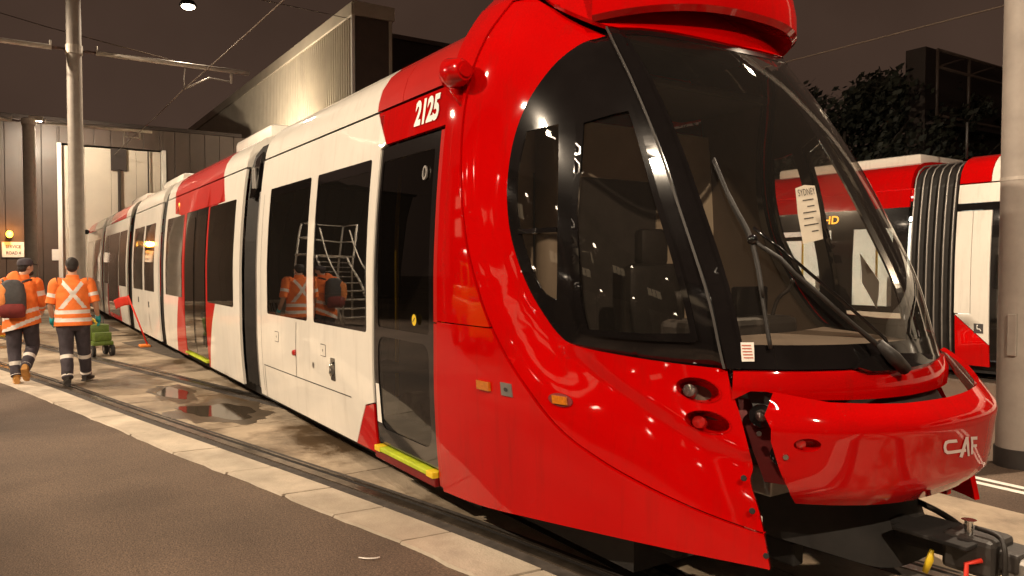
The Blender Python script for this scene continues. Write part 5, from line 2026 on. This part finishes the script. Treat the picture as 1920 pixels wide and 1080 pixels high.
# unseen workshop; its lamps and lit windows are added for reflections in glass and paint
Wk = empty('workshop', (-10, -19, 0))
tag(Wk, 'long workshop across the yard, lit windows and wall lamps added for reflections', 'building')
MB().box((-30, -6, 0), (24, 0, 11.0)).build('wall', M['clad'], Wk)
MB().box((-30.2, -6.2, 11.0), (24.2, .3, 11.4), .03).build('roof', M['farbld'], Wk)
litw = mat('added_window_glow', (.6, .5, .35), .3, emit=(1.0, .72, .42), es=1.1, var=.4, vscale=.6)  # glow added to be mirrored in the tram's glass and paint
for i in range(10):
    x = -27 + i * 5.2
    MB().box((x - 1.2, .0, .05), (x + 1.2, .06, 3.8), .01).build('roller_door', M['clad_cream'], Wk)
    for q, z in ((0, 5.6), (1, 7.6)):
        if (i * 3 + q * 2) % 5 < 3:
            wn_ = MB().box((x - .9, .0, z), (x + .9, .03, z + 1.1)).build('window', litw, Wk)
            for g_ in (-.3, .3):
                MB().box((x + g_ - .03, .031, z), (x + g_ + .03, .06, z + 1.1)).build('glazing_bar', M['under'], wn_)
    for z in (4.3, 9.6):
        lh = MB().box((x + 1.9, .0, z), (x + 2.3, .25, z + .2), .02).build('wall_lamp', M['under'], Wk)
        MB().box((x + 1.92, .05, z - .03), (x + 2.28, .262, z - .002)).build('lamp_glass', M['lamp'], lh)
        MB().box((x + 1.95, .252, z + .02), (x + 2.25, .262, z + .16)).build('lamp_glass', M['lamp'], lh)

# dark frame structure and trees beyond the second tram
G = empty('scaffold_building', (-12.0, 24.5, 0))
tag(G, 'dark unlit building with a pale braced frame near the steel column', 'building')
MB().box((-.9, -1.9, 0), (-.3, 9.0, 8.15)).build('wall', M['farbld'], G)
for z in (6.1, 7.5, 8.0):
    MB().tube([(0, -1.8, z), (0, 6, z)], .045, 8).build('frame_rail', M['clad'], G, True)
for y in (-1.8, 0.0, 2.2, 4.5):
    MB().tube([(0, y, 6.0), (0, y, 8.0)], .045, 8).build('frame_post', M['clad'], G, True)
for y in (-1.8, 0.0, 2.2):
    MB().tube([(0, y, 7.5), (0, y + 1.7, 8.0)], .03, 8).build('frame_brace', M['clad'], G, True)
MB().box((-.29, -1.85, 5.85), (.12, 8, 5.95)).build('ledge', M['farbld'], G)


def tree(x, y, h, rad, label, seed):
    rnd = random.Random(seed)
    o = empty('tree', (x, y, 0))
    tag(o, label, 'tree', 'dark trees behind the lit tram')
    b = MB()
    b.tube(curve([(0, 0, 0), (.1, .05, h * .25), (-.05, .1, h * .5), (.0, 0, h * .8)], 4), [.24 - .016 * i for i in range(13)], 10)
    for i in range(9):
        a = rnd.uniform(0, 6.28)
        z = h * rnd.uniform(.3, .65)
        L = rad * rnd.uniform(.6, 1.0)
        b.tube([(0, .05, z), (math.cos(a) * L * .5, math.sin(a) * L * .5, z + .5), (math.cos(a) * L, math.sin(a) * L, z + h * .22)], [.09, .06, .02], 7)
    b.build('trunk', M['bark'], o, True)
    cl_ = []
    for i in range(60):
        a, q = rnd.uniform(0, 6.28), rnd.uniform(-.7, 1)
        r = rad * rnd.uniform(.35, 1.0) * math.sqrt(max(.05, 1 - q * q * .8))
        cl_.append((math.cos(a) * r, math.sin(a) * r, h * .66 + q * h * .30, rad * rnd.uniform(.16, .32)))
    vs, fs = [], []
    for c in cl_:
        for k in range(130):
            d = Vector((rnd.gauss(0, 1), rnd.gauss(0, 1), rnd.gauss(0, 1))).normalized() * c[3] * rnd.uniform(.3, 1.1)
            p = Vector(c[:3]) + d
            n_ = Vector((rnd.gauss(0, 1), rnd.gauss(0, 1), rnd.gauss(0, 1))).normalized()
            t_ = n_.orthogonal().normalized()
            bt = n_.cross(t_)
            s_ = rnd.uniform(.07, .15)
            k0 = len(vs)
            vs += [p + t_ * s_, p + bt * s_ * .55, p - t_ * s_, p - bt * s_ * .55]
            fs.append((k0, k0 + 1, k0 + 2, k0 + 3))
    mesh('crown', vs, fs, M['leaf'], o)


tree(-14.5, 22.0, 7.4, 2.9, 'dark round tree with lower crown beside the windscreen edge', 3)
tree(-14.0, 25.0, 8.0, 2.6, 'dark taller tree next to the unlit braced building', 5)
tree(-20.5, 23.4, 7.2, 3.0, 'dark tree standing deeper behind the other two', 9)

# a scrap of pale strapping on the asphalt
st_ = MB().tube(curve([(-4.17, 1.66, .006), (-4.12, 1.68, .012), (-4.09, 1.72, .014), (-4.10, 1.76, .008)], 5), .004, 6).build('plastic_strap', M['paper'], None, True)
tag(st_, 'curled scrap of pale strapping lying on the asphalt', 'litter')
